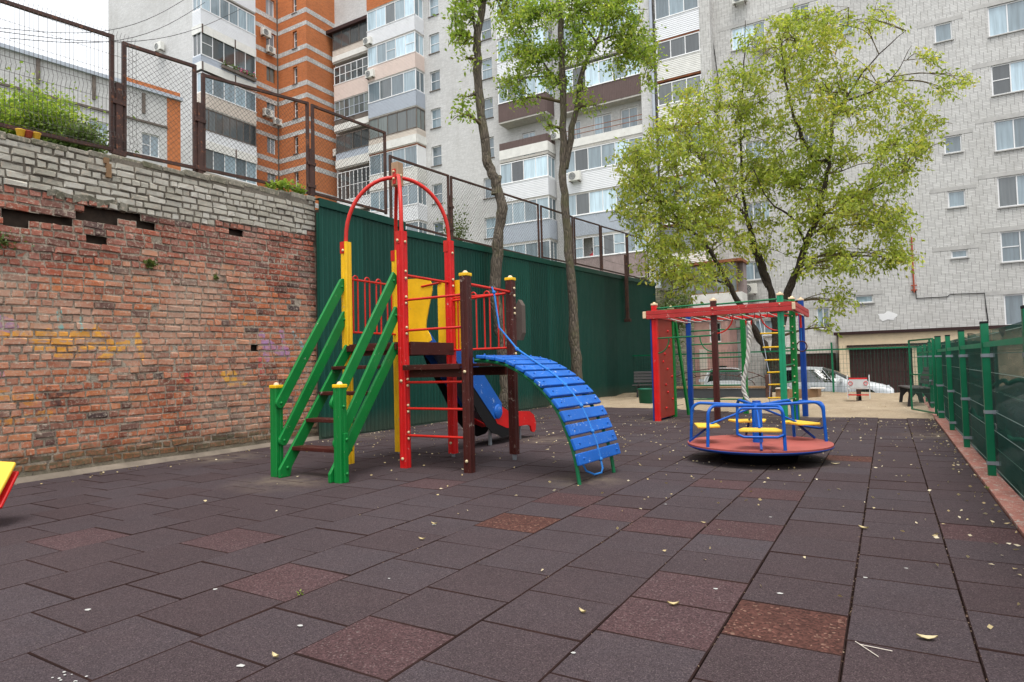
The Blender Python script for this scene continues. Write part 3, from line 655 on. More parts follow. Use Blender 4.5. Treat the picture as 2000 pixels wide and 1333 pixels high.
for (a, b, z0, z1, lab, kd) in PANELS:
    p = empty('fence_panel', (FX, (a+b)/2, z0[0]), lab, 'fence panel', 'framed mesh panels along the wall top')
    frame(p, a, b, z0, z1); mb = MB()
    if kd == 'link': diamond(mb, a+0.04, b-0.04, (z0[0]+0.05, z0[1]+0.05), (z1[0]-0.04, z1[1]-0.04), 0.085 if a < 12 else 0.11, 0.0026 if a < 12 else 0.003)
    elif kd == 'weld':
        n = int((b+0.3-a)/0.052); hz = []
        for i in range(n+1):
            y = a+0.02+i*0.052; f = min(1, (y-a)/(b-a)); zb, zt = z0[0]+(z0[1]-z0[0])*f+0.03, z1[0]+(z1[1]-z1[0])*f+0.07
            L = [(0, 0), (0.04, 0.0), (0.1, 0.04), (0.16, 0), (0.42, 0), (0.47, 0.045), (0.53, 0), (0.92, 0.0), (0.96, -0.04), (1.0, 0.0)]
            pts = [Vector((FX+0.04+d, y, zb+(zt-zb)*q)) for q, d in L]
            for u_, v_ in zip(pts, pts[1:]): mb.wire(u_, v_, 0.0028)
        for q in (0.04, 0.1, 0.16, 0.29, 0.42, 0.53, 0.66, 0.8, 0.92):
            mb.wire((FX+0.045, a, z0[0]+0.03+(z1[0]+0.04-z0[0])*q), (FX+0.045, b+0.3, z0[1]+0.03+(z1[1]+0.04-z0[1])*q), 0.0028)
    else:
        for q in (0.25, 0.5, 0.75):
            pts = [Vector((FX, a+(b-a)*i/24, z0[0]+(z0[1]-z0[0])*i/24+1.8*q+0.018*(i % 2)-0.03*math.sin(math.pi*i/24))) for i in range(25)]
            for u_, v_ in zip(pts, pts[1:]): mb.wire(u_, v_, 0.006)
    mb.build('mesh_wire', 'wire', p)
for (y, z0, z1, lab) in ((4.92, 4.1, 5.45, 'thick rusty hinge post between welded mesh panel and narrow panel'), (6.17, 4.2, 5.6, 'thick rusty hinge post beside the narrow chain-link panel'), (8.46, 4.45, 5.5, 'rusty stub post where brick wall meets green sheets'), (12.98, 4.4, 5.6, 'rusty stub post right of the red arches')):
    mb = MB().box(FX-0.03, FX+0.05, y-0.045, y+0.045, z0, z1).box(FX, FX+0.06, y-0.09, y+0.09, z1-0.32, z1-0.25).box(FX, FX+0.06, y-0.09, y+0.09, z0+0.3, z0+0.37)
    tag(mb.build('hinge_post', 'rust', None, 0.006), lab, 'post')
# toy pots on the wall head
for i, (px, mm, lab) in enumerate(((42, 'yellow_seat', 'leftmost yellow toy bucket on the brick wall top'), (57, 'terracotta', 'red toy bucket between two yellow ones on wall top'), (73, 'yellow_seat', 'yellow toy bucket right of the red one on wall top'))):
    P = on_x(px, 262, WX-0.05)
    mb = MB().lathe([(0.0, 0.0), (0.036, 0), (0.05, 0.075), (0.055, 0.078), (0.055, 0.085), (0.046, 0.085), (0.034, 0.014), (0, 0.014)], (WX-0.08, P.y, wtop(P.y)-0.01+0.02), 16)
    tag(mb.build('toy_bucket', mm), lab, 'bucket', 'toy buckets on the wall')
# ================================================================ play tower
def grooved(hw, g=0.006):
    c = 0.008; s = [(-hw+c, -hw), (-0.012, -hw), (-0.006, -hw+g), (0.006, -hw+g), (0.012, -hw), (hw-c, -hw)]
    poly = []
    for k in range(4):
        ca, sa = [(1,0),(0,1),(-1,0),(0,-1)][k]
        poly += [(x*ca-y*sa, x*sa+y*ca) for x, y in s]
    return poly
def post(parent, x, y, z0, z1, m, name='post', hw=0.053, cap=None, foot=True):
    mb = MB().prism(grooved(hw), (x, y, z0), (1,0,0), (0,1,0), (0,0,z1-z0)); p = mb.build(name, m, parent)
    if cap:
        MB().box(x-hw-0.006, x+hw+0.006, y-hw-0.006, y+hw+0.006, z1-0.012, z1+0.028).build('post_cap', cap, p, 0.008)
        MB().lathe([(0.034, 0), (0.03, 0.015), (0.018, 0.028), (0.0, 0.032)], (x, y, z1+0.028), 12).build('cap_knob', 'cream', p)
    if foot: MB().box(x-0.02, x+0.02, y-0.02, y+0.02, -0.02, z0+0.01).build('steel_foot', 'galv', p)
    return p
T = empty('play_tower', (-5.3, 6.8, 0), 'wooden play tower with green stairs, red arches, slide and blue curved plank ladder', 'play tower')
XL, XM, XR, YF, YB = -6.3, -5.32, -4.34, 6.3, 7.33
post(T, XM, YF, 0.0, 3.02, 'red'); post(T, XM, YB, 0.05, 3.06, 'red'); post(T, XL, YF, 0.0, 3.0, 'yellow'); post(T, XL, YB, 0.03, 3.03, 'yellow')
post(T, XR, YF, 0.0, 2.36, 'brown', cap='yellow'); post(T, XR-0.01, YB+0.05, 0.08, 2.42, 'brown', cap='yellow')
bolts([(XM-0.02, YF-0.054, 2.9), (XM+0.0, YF-0.054, 0.12), (XL, YF-0.054, 2.88), (XM, YB-0.054, 0.2), (XR, YF-0.054, 0.14), (XR, YF-0.054, 1.2), (XM, YF-0.054, 1.1)], T, 0.02)
bolts([(XM+0.054, YF, z) for z in (2.17, 2.09, 1.78, 1.7, 1.12, 1.04, 0.79, 0.71, 0.45, 0.37, 2.5, 2.41, 2.88)] + [(XM+0.054, YB, 2.88), (XM+0.054, YB, 2.5), (XM+0.054, YB, 2.41), (XR+0.044, YB+0.05, 2.3), (XR+0.044, YB+0.05, 2.2), (XR+0.044, YB+0.05, 2.03), (XR+0.044, YB+0.05, 1.96), (XR+0.044, YB+0.05, 1.5), (XR+0.044, YB+0.05, 1.42)], T, 0.018, (1,0,0))
# four arches meeting in a wooden block
CX, CY, CZ = (XL+XM)/2, (YF+YB)/2, 3.93
for (x, y, zt) in ((XL, YF, 3.0), (XM, YF, 3.02), (XL, YB, 3.03), (XM, YB, 3.06)):
    pts = [(x, y, zt-0.06)]; d = Vector((CX-x, CY-y, 0))
    for i in range(15):
        a = math.pi/2*i/14; k = (1-math.cos(a))**0.9; h = math.sin(a)**0.85
        pts.append((x+d.x*k*0.97, y+d.y*k*0.97, zt+0.02+(CZ-zt-0.02)*h))
    MB().tube(pts, 0.027, 12).build('arch_pipe', 'red_pipe', T)
    MB().box(x-0.056, x+0.02, y-0.058, y-0.05, zt-0.16, zt-0.0).build('bracket_plate', 'red_pipe', T)
blk = MB().box(CX-0.06, CX+0.06, CY-0.06, CY+0.06, CZ-0.12, CZ+0.21).build('centre_block', 'tan_wood', T, 0.006)
MB().box(CX-0.025, CX+0.025, CY-0.075, CY-0.058, CZ-0.1, CZ+0.11).build('strap', 'red_pipe', blk)
bolts([(CX, CY-0.075, CZ+0.07), (CX, CY-0.075, CZ-0.03)], T, 0.018); bolts([(CX+0.06, CY, CZ+0.02), (CX+0.06, CY-0.03, CZ-0.06)], T, 0.018, (1,0,0))
# decks
for (x0, x1, z, nm) in ((XL+0.0, XM+0.0, 1.6, 7), (XM+0.02, XR, 1.3, 7)):
    dk = MB().box(x0+0.05, x1-0.05, YF+0.02, YF+0.06, z-0.16, z-0.045).build('deck_joist', 'brown', T); MB().box(x0+0.05, x1-0.05, YB-0.06, YB-0.02, z-0.16, z-0.045).build('deck_joist', 'brown', T)
    for i in range(nm):
        a = YF-0.03+(YB-YF+0.06)*i/nm
        MB().box(x0+(0.055 if i in (0, nm-1) else 0.0), x1-(0.055 if i in (0, nm-1) else 0), a+0.004, a+(YB-YF+0.06)/nm-0.004, z-0.04, z).build('deck_board', 'brown', dk, 0.004)
MB().box(XM+0.055, XM+0.085, YF+0.05, YB-0.05, 1.43, 1.6).build('fascia', 'brown', T, 0.004)
MB().box(XM+0.06, XR-0.06, YF-0.1, YF-0.054, 1.235, 1.3).build('fascia', 'brown', T, 0.004)
MB().box(XL+0.055, XM-0.055, YF-0.09, YF-0.054, 1.5, 1.58).build('fascia', 'brown', T, 0.004)
# ladder rungs between red and brown post, rails
for z in (2.13, 1.74, 1.08, 0.75, 0.41): MB().tube([(XM+0.04, YF, z), (XR-0.04, YF, z)], 0.016, 10).build('rung', 'red_pipe', T)
MB().tube([(XM, YF+0.04, 2.46), (XM, YB-0.04, 2.46)], 0.018, 10).build('rail', 'red_pipe', T)
MB().tube([(XR, YF+0.04, 2.26), (XR, YB+0.02, 2.25)], 0.018, 10).build('rail', 'red_pipe', T)
MB().tube([(XM+0.05, YB, 2.2), (XR-0.05, YB+0.04, 2.24)], 0.016, 10).build('rail', 'red_pipe', T); MB().tube([(XM+0.05, YB, 1.5), (XR-0.05, YB+0.04, 1.5)], 0.016, 10).build('rail', 'red_pipe', T)
def guard(a, b, zb, zt, n):
    a, b = Vector(a), Vector(b); st = (b-a)/(n-0.0)
    g = MB().tube([a+Vector((0,0,zt)), b+Vector((0,0,zt))], 0.015, 10).build('guard_rail', 'red_pipe', T); MB().tube([a+Vector((0,0,zb)), b+Vector((0,0,zb))], 0.015, 10).build('guard_rail', 'red_pipe', T)
    for i in range(n//2):
        p = a+st*(2*i+0.6); q = a+st*(2*i+1.4); c = (p+q)/2; r = (q-p).length/2; u = (q-p).normalized()
        pts = [p+Vector((0,0,zb))] + arc(c+Vector((0,0,zt+0.01)), r, math.pi, 0, u, (0,0,1), 8) + [q+Vector((0,0,zb))]
        MB().tube(pts, 0.011, 8).build('guard_bar', 'red_pipe', g)
guard((XL, YF+0.05, 0), (XL, YB-0.05, 0), 1.77, 2.5, 8); guard((XM+0.06, YB+0.01, 0), (XR-0.06, YB+0.05, 0), 1.5, 2.24, 8)
for y, s in ((YF, 1), (YB+0.05, -1)):
    pts = [(XR+0.03, y+s*0.055, 2.0)] + [(XR+0.03, y+s*(0.055+0.1*math.sin(math.pi/2*i/6)), 1.9+0.1*math.cos(math.pi/2*i/6)) for i in range(7)] + [(XR+0.03, y+s*0.15, 1.62), (XR+0.03, y+s*0.11, 1.54), (XR+0.03, y+s*0.05, 1.52)]
    MB().tube(pts, 0.015, 10).build('grab_handle', 'red_pipe', T)
# yellow panels round the slide mouth
yp = [(-0.02, 0), (0.42, 0.0), (0.52, 0.05), (0.5, 0.12), (0.42, 0.24), (0.43, 0.34), (0.5, 0.6), (0.55, 0.78), (0.55, 0.86), (0.51, 0.94), (0.44, 0.97), (-0.02, 0.99)]
MB().prism(yp, (XL+0.06, YB+0.065, 1.61), (1,0,0), (0,0,1), (0,0.02,0)).build('yellow_panel', 'yellow', T)
MB().prism([(0,0),(0.42,0),(0.42,1.0),(0.05,1.0),(0,0.95)], (XM-0.27, YB+0.067, 1.5), (1,0,0), (0,0,1), (0,0.02,0)).build('yellow_panel', 'yellow', T)
MB().tube([(XL+0.42, YB+0.06, 2.46), (XM-0.2, YB+0.06, 2.49)], 0.014, 8).build('rail', 'red_pipe', T)
# slide
SX0, SX1 = -5.92, -5.46
sl_ = MB()
prof = [(YB+0.1, 1.55), (YB+0.3, 1.5), (YB+0.6, 1.2), (8.4, 0.7), (8.75, 0.42), (9.1, 0.28), (9.6, 0.22), (9.95, 0.2)]
vs = []
for (y, z) in prof: vs += [(SX0, y, z), (SX1, y, z)]
sl_.add(vs, [(2*i, 2*i+1, 2*i+3, 2*i+2) for i in range(len(prof)-1)], 0, True)
slide = sl_.build('slide_chute', 'galv', T)
for x in (SX0-0.03, SX1):
    d = (0.03, 0, 0)
    MB().prism([(7.42,1.78),(7.62,1.8),(8.84,0.66),(8.86,0.5),(8.76,0.42),(8.62,0.42),(7.42,1.52)], (x, 0, 0), (0,1,0), (0,0,1), d).build('side_board', 'blue', slide)
    MB().lathe([(0.0, 0.05), (0.105, 0.05), (0.115, 0.04), (0.115, 0), (0, 0)], (x+(-0.002 if x < -5.6 else 0.0), 8.72, 0.53), 24, 0, 'x').build('side_disc', 'blue', slide)
    red = [(8.5,0.62),(8.82,0.62),(9.1,0.5),(9.5,0.48),(9.78,0.46),(9.93,0.38),(10.0,0.24),(9.98,0.12),(9.92,0.08),(9.84,0.1),(9.8,0.2),(9.7,0.23),(9.0,0.24),(8.7,0.34)]
    MB().prism(red, (x-0.004, 0, 0), (0,1,0), (0,0,1), d).build('side_board', 'red', slide)
    dk_ = [(7.45,1.5),(7.6,1.46),(8.05,1.0),(8.5,0.58),(8.9,0.3),(9.25,0.2),(9.1,0.12),(8.85,0.1),(8.72,0.16),(8.55,0.2),(8.35,0.36),(8.15,0.55),(7.95,0.82),(7.75,1.08),(7.55,1.32)]
    MB().prism(dk_, (x+0.01, 0, 0), (0,1,0), (0,0,1), (0.012,0,0)).build('side_skirt', 'black_plastic', slide)
MB().box(SX0, SX1, 7.9, 8.3, 0.6, 0.63).build('chute_support', 'underside', slide)
for x, y, z in ((SX0+0.05, 8.6, 0.3), (SX1-0.09, 8.6, 0.3), (SX1-0.09, 9.55, 0.22)): MB().box(x, x+0.04, y, y+0.04, 0, z).build('slide_leg', 'galv', slide)
# stairs
for (xn, xp, xs) in ((-6.39, -6.315, -6.25), (-5.33, -5.405, -5.42)):
    post(T, xn, 5.2, 0.0, 1.07, 'green', 'newel_post', 0.055, 'yellow', False)
    for (a, b, nm, x_) in (((5.19, 0.88), (6.27, 2.46), 'handrail', xp), ((5.23, 0.43), (6.30, 2.02), 'handrail', xp), ((5.17, 0.06), (6.27, 1.56), 'stringer', xs)):
        d = Vector((b[0]-a[0], b[1]-a[1])).normalized(); nrm = Vector((-d.y, d.x)); hw = 0.066; poly = []
        for k in range(9):
            t = math.pi/2+math.pi*k/8; poly.append((a[0]+d.x*hw*math.cos(t)+nrm.x*hw*math.sin(t), a[1]+d.y*hw*math.cos(t)+nrm.y*hw*math.sin(t)))
        if nm == 'stringer': poly = [(a[0]-0.06, 0.0), (a[0]+0.09, 0.0), (a[0]+d.x*0.12-nrm.x*hw, a[1]+d.y*0.12-nrm.y*hw)] ; poly = [(a[0]+nrm.x*hw-0.01, a[1]+nrm.y*hw)] + poly
        for k in range(9 if (nm == 'handrail' and xn < -6) else 1):
            if nm == 'handrail' and xn < -6:
                t = -math.pi/2+math.pi*k/8; poly.append((b[0]-0.03+d.x*hw*math.cos(t)+nrm.x*hw*math.sin(t), b[1]-0.03+d.y*hw*math.cos(t)+nrm.y*hw*math.sin(t)))
            else: poly += [(b[0]-nrm.x*hw, b[1]-nrm.y*hw), (b[0]+nrm.x*hw, b[1]+nrm.y*hw)]
        h = MB().prism(poly, (x_-0.02, 0, 0), (0,1,0), (0,0,1), (0.04,0,0)).build(nm, 'green', T, 0.008)
        if nm == 'handrail': bolts([(x_+0.02, a[0], a[1]), (x_+0.02, b[0]-0.06, b[1]-0.08)], T, 0.016, (1,0,0), 'green')
        else: bolts([(x_+0.02, a[0]+0.05, a[1]+0.05)], T, 0.02, (1,0,0), 'green')
MB().box(-5.275, -5.245, 5.18, 5.24, 0.0, 0.55).build('newel_batten', 'green', T, 0.006)
bolts([(-5.245, 5.21, 0.48), (-5.245, 5.21, 0.1), (-5.275, 5.2, 0.85)], T, 0.018, (1,0,0), 'green')
for i, z in enumerate((0.35, 0.67, 0.99, 1.31)):
    y = 5.29+0.218*i
    MB().box(-6.24, -5.43, y, y+0.2, z-0.045, z).build('step', 'brown', T, 0.006)
# curved plank ladder
AC = [(-4.32, 1.33), (-4.15, 1.325), (-3.76, 1.25), (-3.37, 1.04), (-3.1, 0.78), (-2.96, 0.52), (-2.87, 0.28), (-2.82, 0.0)]
def arcpt(t):                                                     # Catmull-Rom along the arch, t in 0..1
    n = len(AC)-1; s = min(t*n, n-1e-6); i = int(s); f = s-i
    P = [Vector(AC[max(0, min(n, i+k))]) for k in (-1, 0, 1, 2)]
    return 0.5*((2*P[1])+(P[2]-P[0])*f+(2*P[0]-5*P[1]+4*P[2]-P[3])*f*f+(3*P[1]-P[0]-3*P[2]+P[3])*f**3)
sam = [arcpt(i/200) for i in range(201)]; cum = [0]
for a, b in zip(sam, sam[1:]): cum.append(cum[-1]+(b-a).length)
def arclen(s):
    i = next((k for k in range(200) if cum[k+1] >= s), 199); f = (s-cum[i])/(cum[i+1]-cum[i]+1e-9); p = sam[i].lerp(sam[i+1], min(1, f))
    d = (sam[i+1]-sam[i]).normalized(); return p, d
def archy(x): return 6.86 + (x+4.32)*(-0.225)
arch = None
for s in (-1, 1):
    pts = [(p.x + (0.05 if s > 0 else 0)*(p.x+4.32)/1.5, archy(p.x)+s*0.42, p.y) for p in sam[::8]]
    o = MB().tube(pts, 0.021, 10).build('arch_ladder' if arch is None else 'side_pipe', 'green_pipe', T if arch is None else arch)
    arch = arch or o
tot = cum[-1]
for i in range(13):
    p, d = arclen(0.12+(tot-0.12-0.26)*i/12); yc = archy(p.x); nrm = Vector((-d.y, d.x)) if d.x > 0 else Vector((d.y, -d.x))
    if nrm.y < 0: nrm = -nrm
    c = p+nrm*0.042; hw, ht = 0.062, 0.02
    poly = [(c.x+d.x*a+nrm.x*b, c.y+d.y*a+nrm.y*b) for a, b in ((-hw,-ht),(hw,-ht),(hw,ht),(-hw,ht))]
    sk = 0.11
    pl = MB().prism(poly, (0.02, yc-0.5, 0), (1,0,0), (0,0,1), (0.06, 1.0, 0)).build('plank', 'blue', arch, 0.009)
    q = c+nrm*(ht+0.001)
    bolts([(q.x+0.02, yc-0.4, q.y), (q.x+0.075, yc+0.4, q.y)], arch, 0.012, (nrm.x, 0, nrm.y), 'blue')
rp = [Vector((XR+0.02, 6.86, 2.27)), Vector((XR+0.05, 6.86, 2.2))]
for px, py, off in ((975,640,0), (1010,682,0)):
    rp.append(on_y(px, py, 6.84))
for i in range(1, 11):
    p, d = arclen(0.55+(tot-0.75)*i/10); nrm = Vector((-d.y, d.x)); nrm = nrm if nrm.y > 0 else -nrm
    rp.append(Vector((p.x+nrm.x*0.085+0.02, archy(p.x)-0.02, p.y+nrm.y*0.085)))
e = rp[-1]; rp += [e+Vector((0.03, -0.02, -0.09)), e+Vector((0.02, -0.03, -0.14)), e+Vector((-0.05, -0.06, -0.16)), e+Vector((-0.13, -0.1, -0.12)), e+Vector((-0.16, -0.12, -0.04))]
rope = MB().tube(rp, 0.012, 8)
for i in (1, 3, 5, 7, 9, 11, 13): rope.lathe([(0.0,-0.024),(0.02,-0.016),(0.026,0),(0.02,0.016),(0,0.024)], rp[i], 10)
rope.build('rope', 'rope_blue', T)
P = on_y(1008, 655, 7.6)
MB().prism([(0,0.0),(0.06,0.0),(0.1,0.1),(0.1,0.48),(0.05,0.56),(0,0.48)], (P.x, 7.6, P.z-0.07), (1,0,0), (0,0,1), (0,0.1,0)).build('end_panel', 'underside', T)

# ================================================================ climbing frame (sports complex)
CFm = empty('climbing_structure', (-3, 14.5, 0), 'multicoloured climbing frame with red top beams, wall bars, rope and rope ladder', 'climbing frame')
YA, YM, YZ = 13.4, 14.55, 15.8
for (x, y, z1, m_, c) in ((-4.3, YA, 2.5, 'red', 'cream'), (-3.05, YA, 2.5, 'brown', 'cream'), (-1.77, YA, 2.52, 'green_teal', 'cream'), (-4.28, YM, 2.5, 'green', 'cream'), (-1.66, 14.25, 2.5, 'green', 'cream'),
                          (-4.22, YZ, 2.5, 'blue_dark', 'cream'), (-2.93, YZ, 2.5, 'green', 'cream'), (-1.6, 15.3, 2.55, 'blue_dark', 'cream')):
    post(CFm, x, y, 0.0, z1, m_, 'post', 0.056, c, False)
MB().box(-4.28, -4.255, YA+0.06, YM-0.06, 0.05, 2.2).build('climbing_board', 'red_board', CFm)
MB().box(-4.4, -4.37, YA-0.02, YM, 0.0, 2.2).build('climbing_board', 'blue_dark', CFm)
for i in range(11): MB().lathe([(0.03, 0), (0.026, 0.02), (0.0, 0.03)], (-4.25, YA+0.16+random.random()*0.8, 0.25+i*0.17), 8, 0, 'x').build('climbing_hold', 'red', CFm)
for (a, b, z) in (((-4.45, YA-0.085), (-1.53, YA-0.085), 2.28), ((-4.3, YZ+0.085), (-1.5, YZ+0.085), 2.28), ((-2.95, 14.6), (-1.6, 14.6), 2.2)):
    for k, dz in (((0, 0.045), (1, -0.045)) if a[1] < 14 else ((0, 0.0),)):
        MB().beam((a[0], a[1], z+dz), (b[0], b[1], z+dz), 0.05, 0.086 if a[1] < 14 else 0.07).build('top_beam', 'red_beam' if a[1] < 14 else 'red', CFm, 0.006)
for k, dz in ((0, 0.045), (1, -0.045)):
    MB().beam((-1.52, YA-0.03, 2.28+dz), (-1.52, YZ+0.03, 2.28+dz), 0.05, 0.084).build('top_beam', 'red_beam', CFm, 0.006)
MB().beam((-4.24, YA-0.03, 2.24), (-4.24, YZ+0.03, 2.24), 0.04, 0.08).build('top_beam', 'red_beam', CFm, 0.006)
MB().box(-4.53, -4.46, YA-0.12, YA-0.05, 2.21, 2.36).build('beam_bracket', 'cream', CFm, 0.01); MB().box(-1.55, -1.49, YA-0.125, YA-0.06, 2.21, 2.35).build('beam_bracket', 'cream', CFm, 0.01)
for a, b in (((-4.25, YA), (-3.1, YA)), ((-3.0, YA), (-1.82, YA)), ((-4.28, YA+0.05), (-4.28, YM-0.05)), ((-1.75, YA+0.05), (-1.67, 14.2)), ((-1.65, 14.3), (-1.6, 15.25))):
    MB().tube([(a[0], a[1], 2.42), (b[0], b[1], 2.44)], 0.018, 8).build('top_rail', 'green_pipe', CFm)
for i in range(11):                                               # rope net under the top beams
    x = -4.1+i*0.25
    MB().tube([(x, YA, 2.22), (x+0.12, YM, 2.16), (x, YZ, 2.22)], 0.011, 6).build('roof_net_rope', 'rope_white', CFm); MB().tube([(x+0.1, YA, 2.22), (x-0.1, YM, 2.17), (x+0.1, YZ, 2.22)], 0.008, 6).build('roof_net_rope', 'rope_dark', CFm)
for i in range(6): MB().tube([(-4.17, YZ, 0.33+0.335*i), (-2.98, YZ, 0.335+0.335*i)], 0.017, 8).build('wall_bar', 'green_pipe', CFm)
zt = on_y(1292, 661, YA).z
MB().tube([(-4.25, YA, zt), (-3.1, YA, zt+0.01)], 0.017, 10).build('pull_up_bar', 'green_pipe', CFm)
for x0, s in ((-4.25, 1), (-3.1, -1)):
    MB().tube([(x0, YA, zt-0.32)] + [(x0+s*0.25*math.sin(math.pi/2*i/6)**1.0, YA, zt-0.32+0.32*(1-math.cos(math.pi/2*i/6))) for i in range(1, 7)], 0.013, 8).build('brace', 'green_pipe', CFm)
for x0, s, y in ((-3.0, 1, YA), (-1.82, -1, YA)):
    MB().tube([(x0, y, 1.82)] + [(x0+s*0.33*math.sin(math.pi/2*i/6), y, 1.82+0.36*(1-math.cos(math.pi/2*i/6))) for i in range(1, 7)], 0.014, 8).build('brace', 'red_pipe', CFm)
for i in range(6): MB().tube([(-1.75, YA+0.05, 0.45+0.34*i), (-1.67, 14.2, 0.47+0.34*i)], 0.017, 8).build('peg_rung', 'green_pipe', CFm)
bolts([(-1.66-0.0, 14.19, 0.5+0.34*i+d) for i in range(6) for d in (-0.06, 0.06)], CFm, 0.016, (0,-1,0)); bolts([(-1.70, YA-0.057, 1.9), (-3.05, YA-0.113, 2.33), (-1.77, YA-0.113, 2.33)], CFm, 0.016)
# slanted green ladder with dark net behind the board
MB().beam((-4.22, YM+0.12, 2.2), (-4.1, YM+0.55, 0.0), 0.05, 0.07).build('net_frame_bar', 'green', CFm, 0.005)
mb = MB()
for i in range(14):
    z = 0.1+i*0.15; mb.wire((-4.26, YM+0.05, z), (-4.2, YM+0.12+0.4*(1-z/2.2), z), 0.008)
mb.build('climbing_net', 'rope_dark', CFm, kind='stuff')
# thick climbing rope
P = on_y(1462, 628, YM); pts = [P, P+Vector((0.02, 0, -0.25))] + [on_y(px, py, YM) for px, py in ((1463, 665), (1461, 700), (1456, 728), (1452, 745), (1453, 765), (1460, 783), (1464, 800))]
ro = MB()
for k in range(3):
    tw = []
    dense = []
    for a, b in zip(pts, pts[1:]): dense += [a.lerp(b, i/8) for i in range(8)]
    dense.append(pts[-1])
    for i, p in enumerate(dense):
        an = i*0.55+k*2.094; tw.append(p+Vector((math.cos(an)*0.026, math.sin(an)*0.026, 0)))
    ro.tube(tw, 0.027, 6)
ro.build('climbing_rope', 'rope_white', CFm)
MB().box(P.x-0.04, P.x+0.04, YM-0.03, YM+0.03, P.z-0.4, P.z-0.02).build('rope_clamp', 'galv', CFm, 0.01)
MB().tube([P+Vector((-0.06, 0, 0.02)), P+Vector((-0.05, 0, -0.08)), P+Vector((0.05, 0, -0.08)), P+Vector((0.06, 0, 0.02))], 0.018, 8).build('rope_shackle', 'red_pipe', CFm)
# rope ladder with yellow rungs
lad = [(1488, 1522, 652), (1493, 1523, 679), (1497, 1525, 704), (1502, 1527, 728), (1504, 1530, 752), (1503, 1533, 778)]
ls = []; rs_ = []
for (a, b, y) in lad:
    A = on_y(a, y, YM-0.25); B = on_y(b+3, y-1, YM-0.25); ls.append(A); rs_.append(B)
    MB().tube([A-Vector((0.03,0,0)), B], 0.018, 8).build('ladder_rung', 'yellow', CFm)
tp = on_y(1483, 625, YM-0.05)
MB().tube([tp]+ls+[ls[-1]-Vector((0, 0, 0.2))], 0.009, 6).build('ladder_rope', 'siding_grey', CFm); MB().tube([rs_[0]+Vector((0, 0.1, 0.4))]+rs_, 0.009, 6).build('ladder_rope', 'siding_grey', CFm)
# gymnastic rings
for dx in (0.0,):
    c = on_y(1566, 677, 14.9)
    MB().tube([c+Vector((0.1*math.sin(2*math.pi*i/20), 0.02*math.sin(2*math.pi*i/20), 0.11*math.cos(2*math.pi*i/20))) for i in range(21)], 0.013, 8, 0, False).build('gym_ring', 'brown', CFm)
    MB().tube([c+Vector((0,0,0.11)), c+Vector((0,0,0.42))], 0.007, 6).build('ring_strap', 'rope_blue', CFm)
    MB().box(c.x-0.02, c.x+0.02, c.y-0.02, c.y+0.02, c.z+0.4, c.z+0.7).build('ring_hook', 'red_pipe', CFm)

# ================================================================ merry-go-round
MX, MY, MZ, MR = -1.45, 8.5, 0.22, 0.855
MG = empty('merry_go_round', (MX, MY, 0), 'blue merry-go-round with red round deck and yellow seats', 'merry-go-round')
dk = MB(); n = 64
for s in range(4):                                                # four deck quarters with a fine gap
    vs = [(MX, MY, MZ), (MX, MY, MZ-0.02)]; a0 = math.radians(20+90*s)+0.004; a1 = math.radians(20+90*(s+1))-0.004
    for i in range(17):
        a = a0+(a1-a0)*i/16; vs += [(MX+MR*math.cos(a), MY+MR*math.sin(a), MZ), (MX+MR*math.cos(a), MY+MR*math.sin(a), MZ-0.02)]
    b = MB(); b.add(vs, [(0, 2+2*i, 4+2*i) for i in range(16)] + [(1, 5+2*i, 3+2*i) for i in range(16)] + [(2+2*i, 3+2*i, 5+2*i, 4+2*i) for i in range(16)])
    b.build('deck_panel', 'deck_red', MG)
MB().lathe([(MR-0.02, MZ-0.022), (MR+0.004, MZ-0.022), (MR+0.002, MZ-0.034), (MR-0.05, MZ-0.06), (MR-0.08, MZ-0.06), (MR-0.1, MZ-0.03)], (MX, MY, 0), 64).build('rim', 'blue_dark', MG)
MB().lathe([(0.0, MZ-0.03), (MR-0.09, MZ-0.03), (MR-0.09, MZ-0.05), (0.5, MZ-0.06), (0.44, 0.0), (0, 0)], (MX, MY, 0), 40).build('underframe_shade', 'black_plastic', MG)  # black drum down to the ground stands in for the shadow under the deck
MB().lathe([(0.0, 0.5), (0.052, 0.5), (0.062, 0.49), (0.062, 0.0)], (MX, MY, MZ), 20).build('centre_post', 'blue_pipe', MG)
MB().lathe([(0.0, 0.0), (0.05, 0.0), (0.05, 0.02), (0, 0.022)], (MX, MY, MZ+0.5), 20).build('post_cap', 'blue_dark', MG)
ZR = MZ+0.49
def rp_(a, r, z): return Vector((MX+r*math.cos(a), MY+r*math.sin(a), z))
for i, d in enumerate((186, 236, 24, 118, 300, 66)):              # bent handrails out to the rim
    a = math.radians(d); r1 = 0.8
    pts = [rp_(a, 0.05, ZR-0.03), rp_(a, r1-0.12, ZR+0.0)] + [rp_(a, r1-0.12+0.12*math.sin(math.pi/2*k/6), ZR-0.12+0.12*math.cos(math.pi/2*k/6)) for k in range(1, 7)] + [rp_(a, r1+0.02, MZ)]
    MB().tube(pts, 0.02, 10).build('handrail', 'blue_pipe', MG)
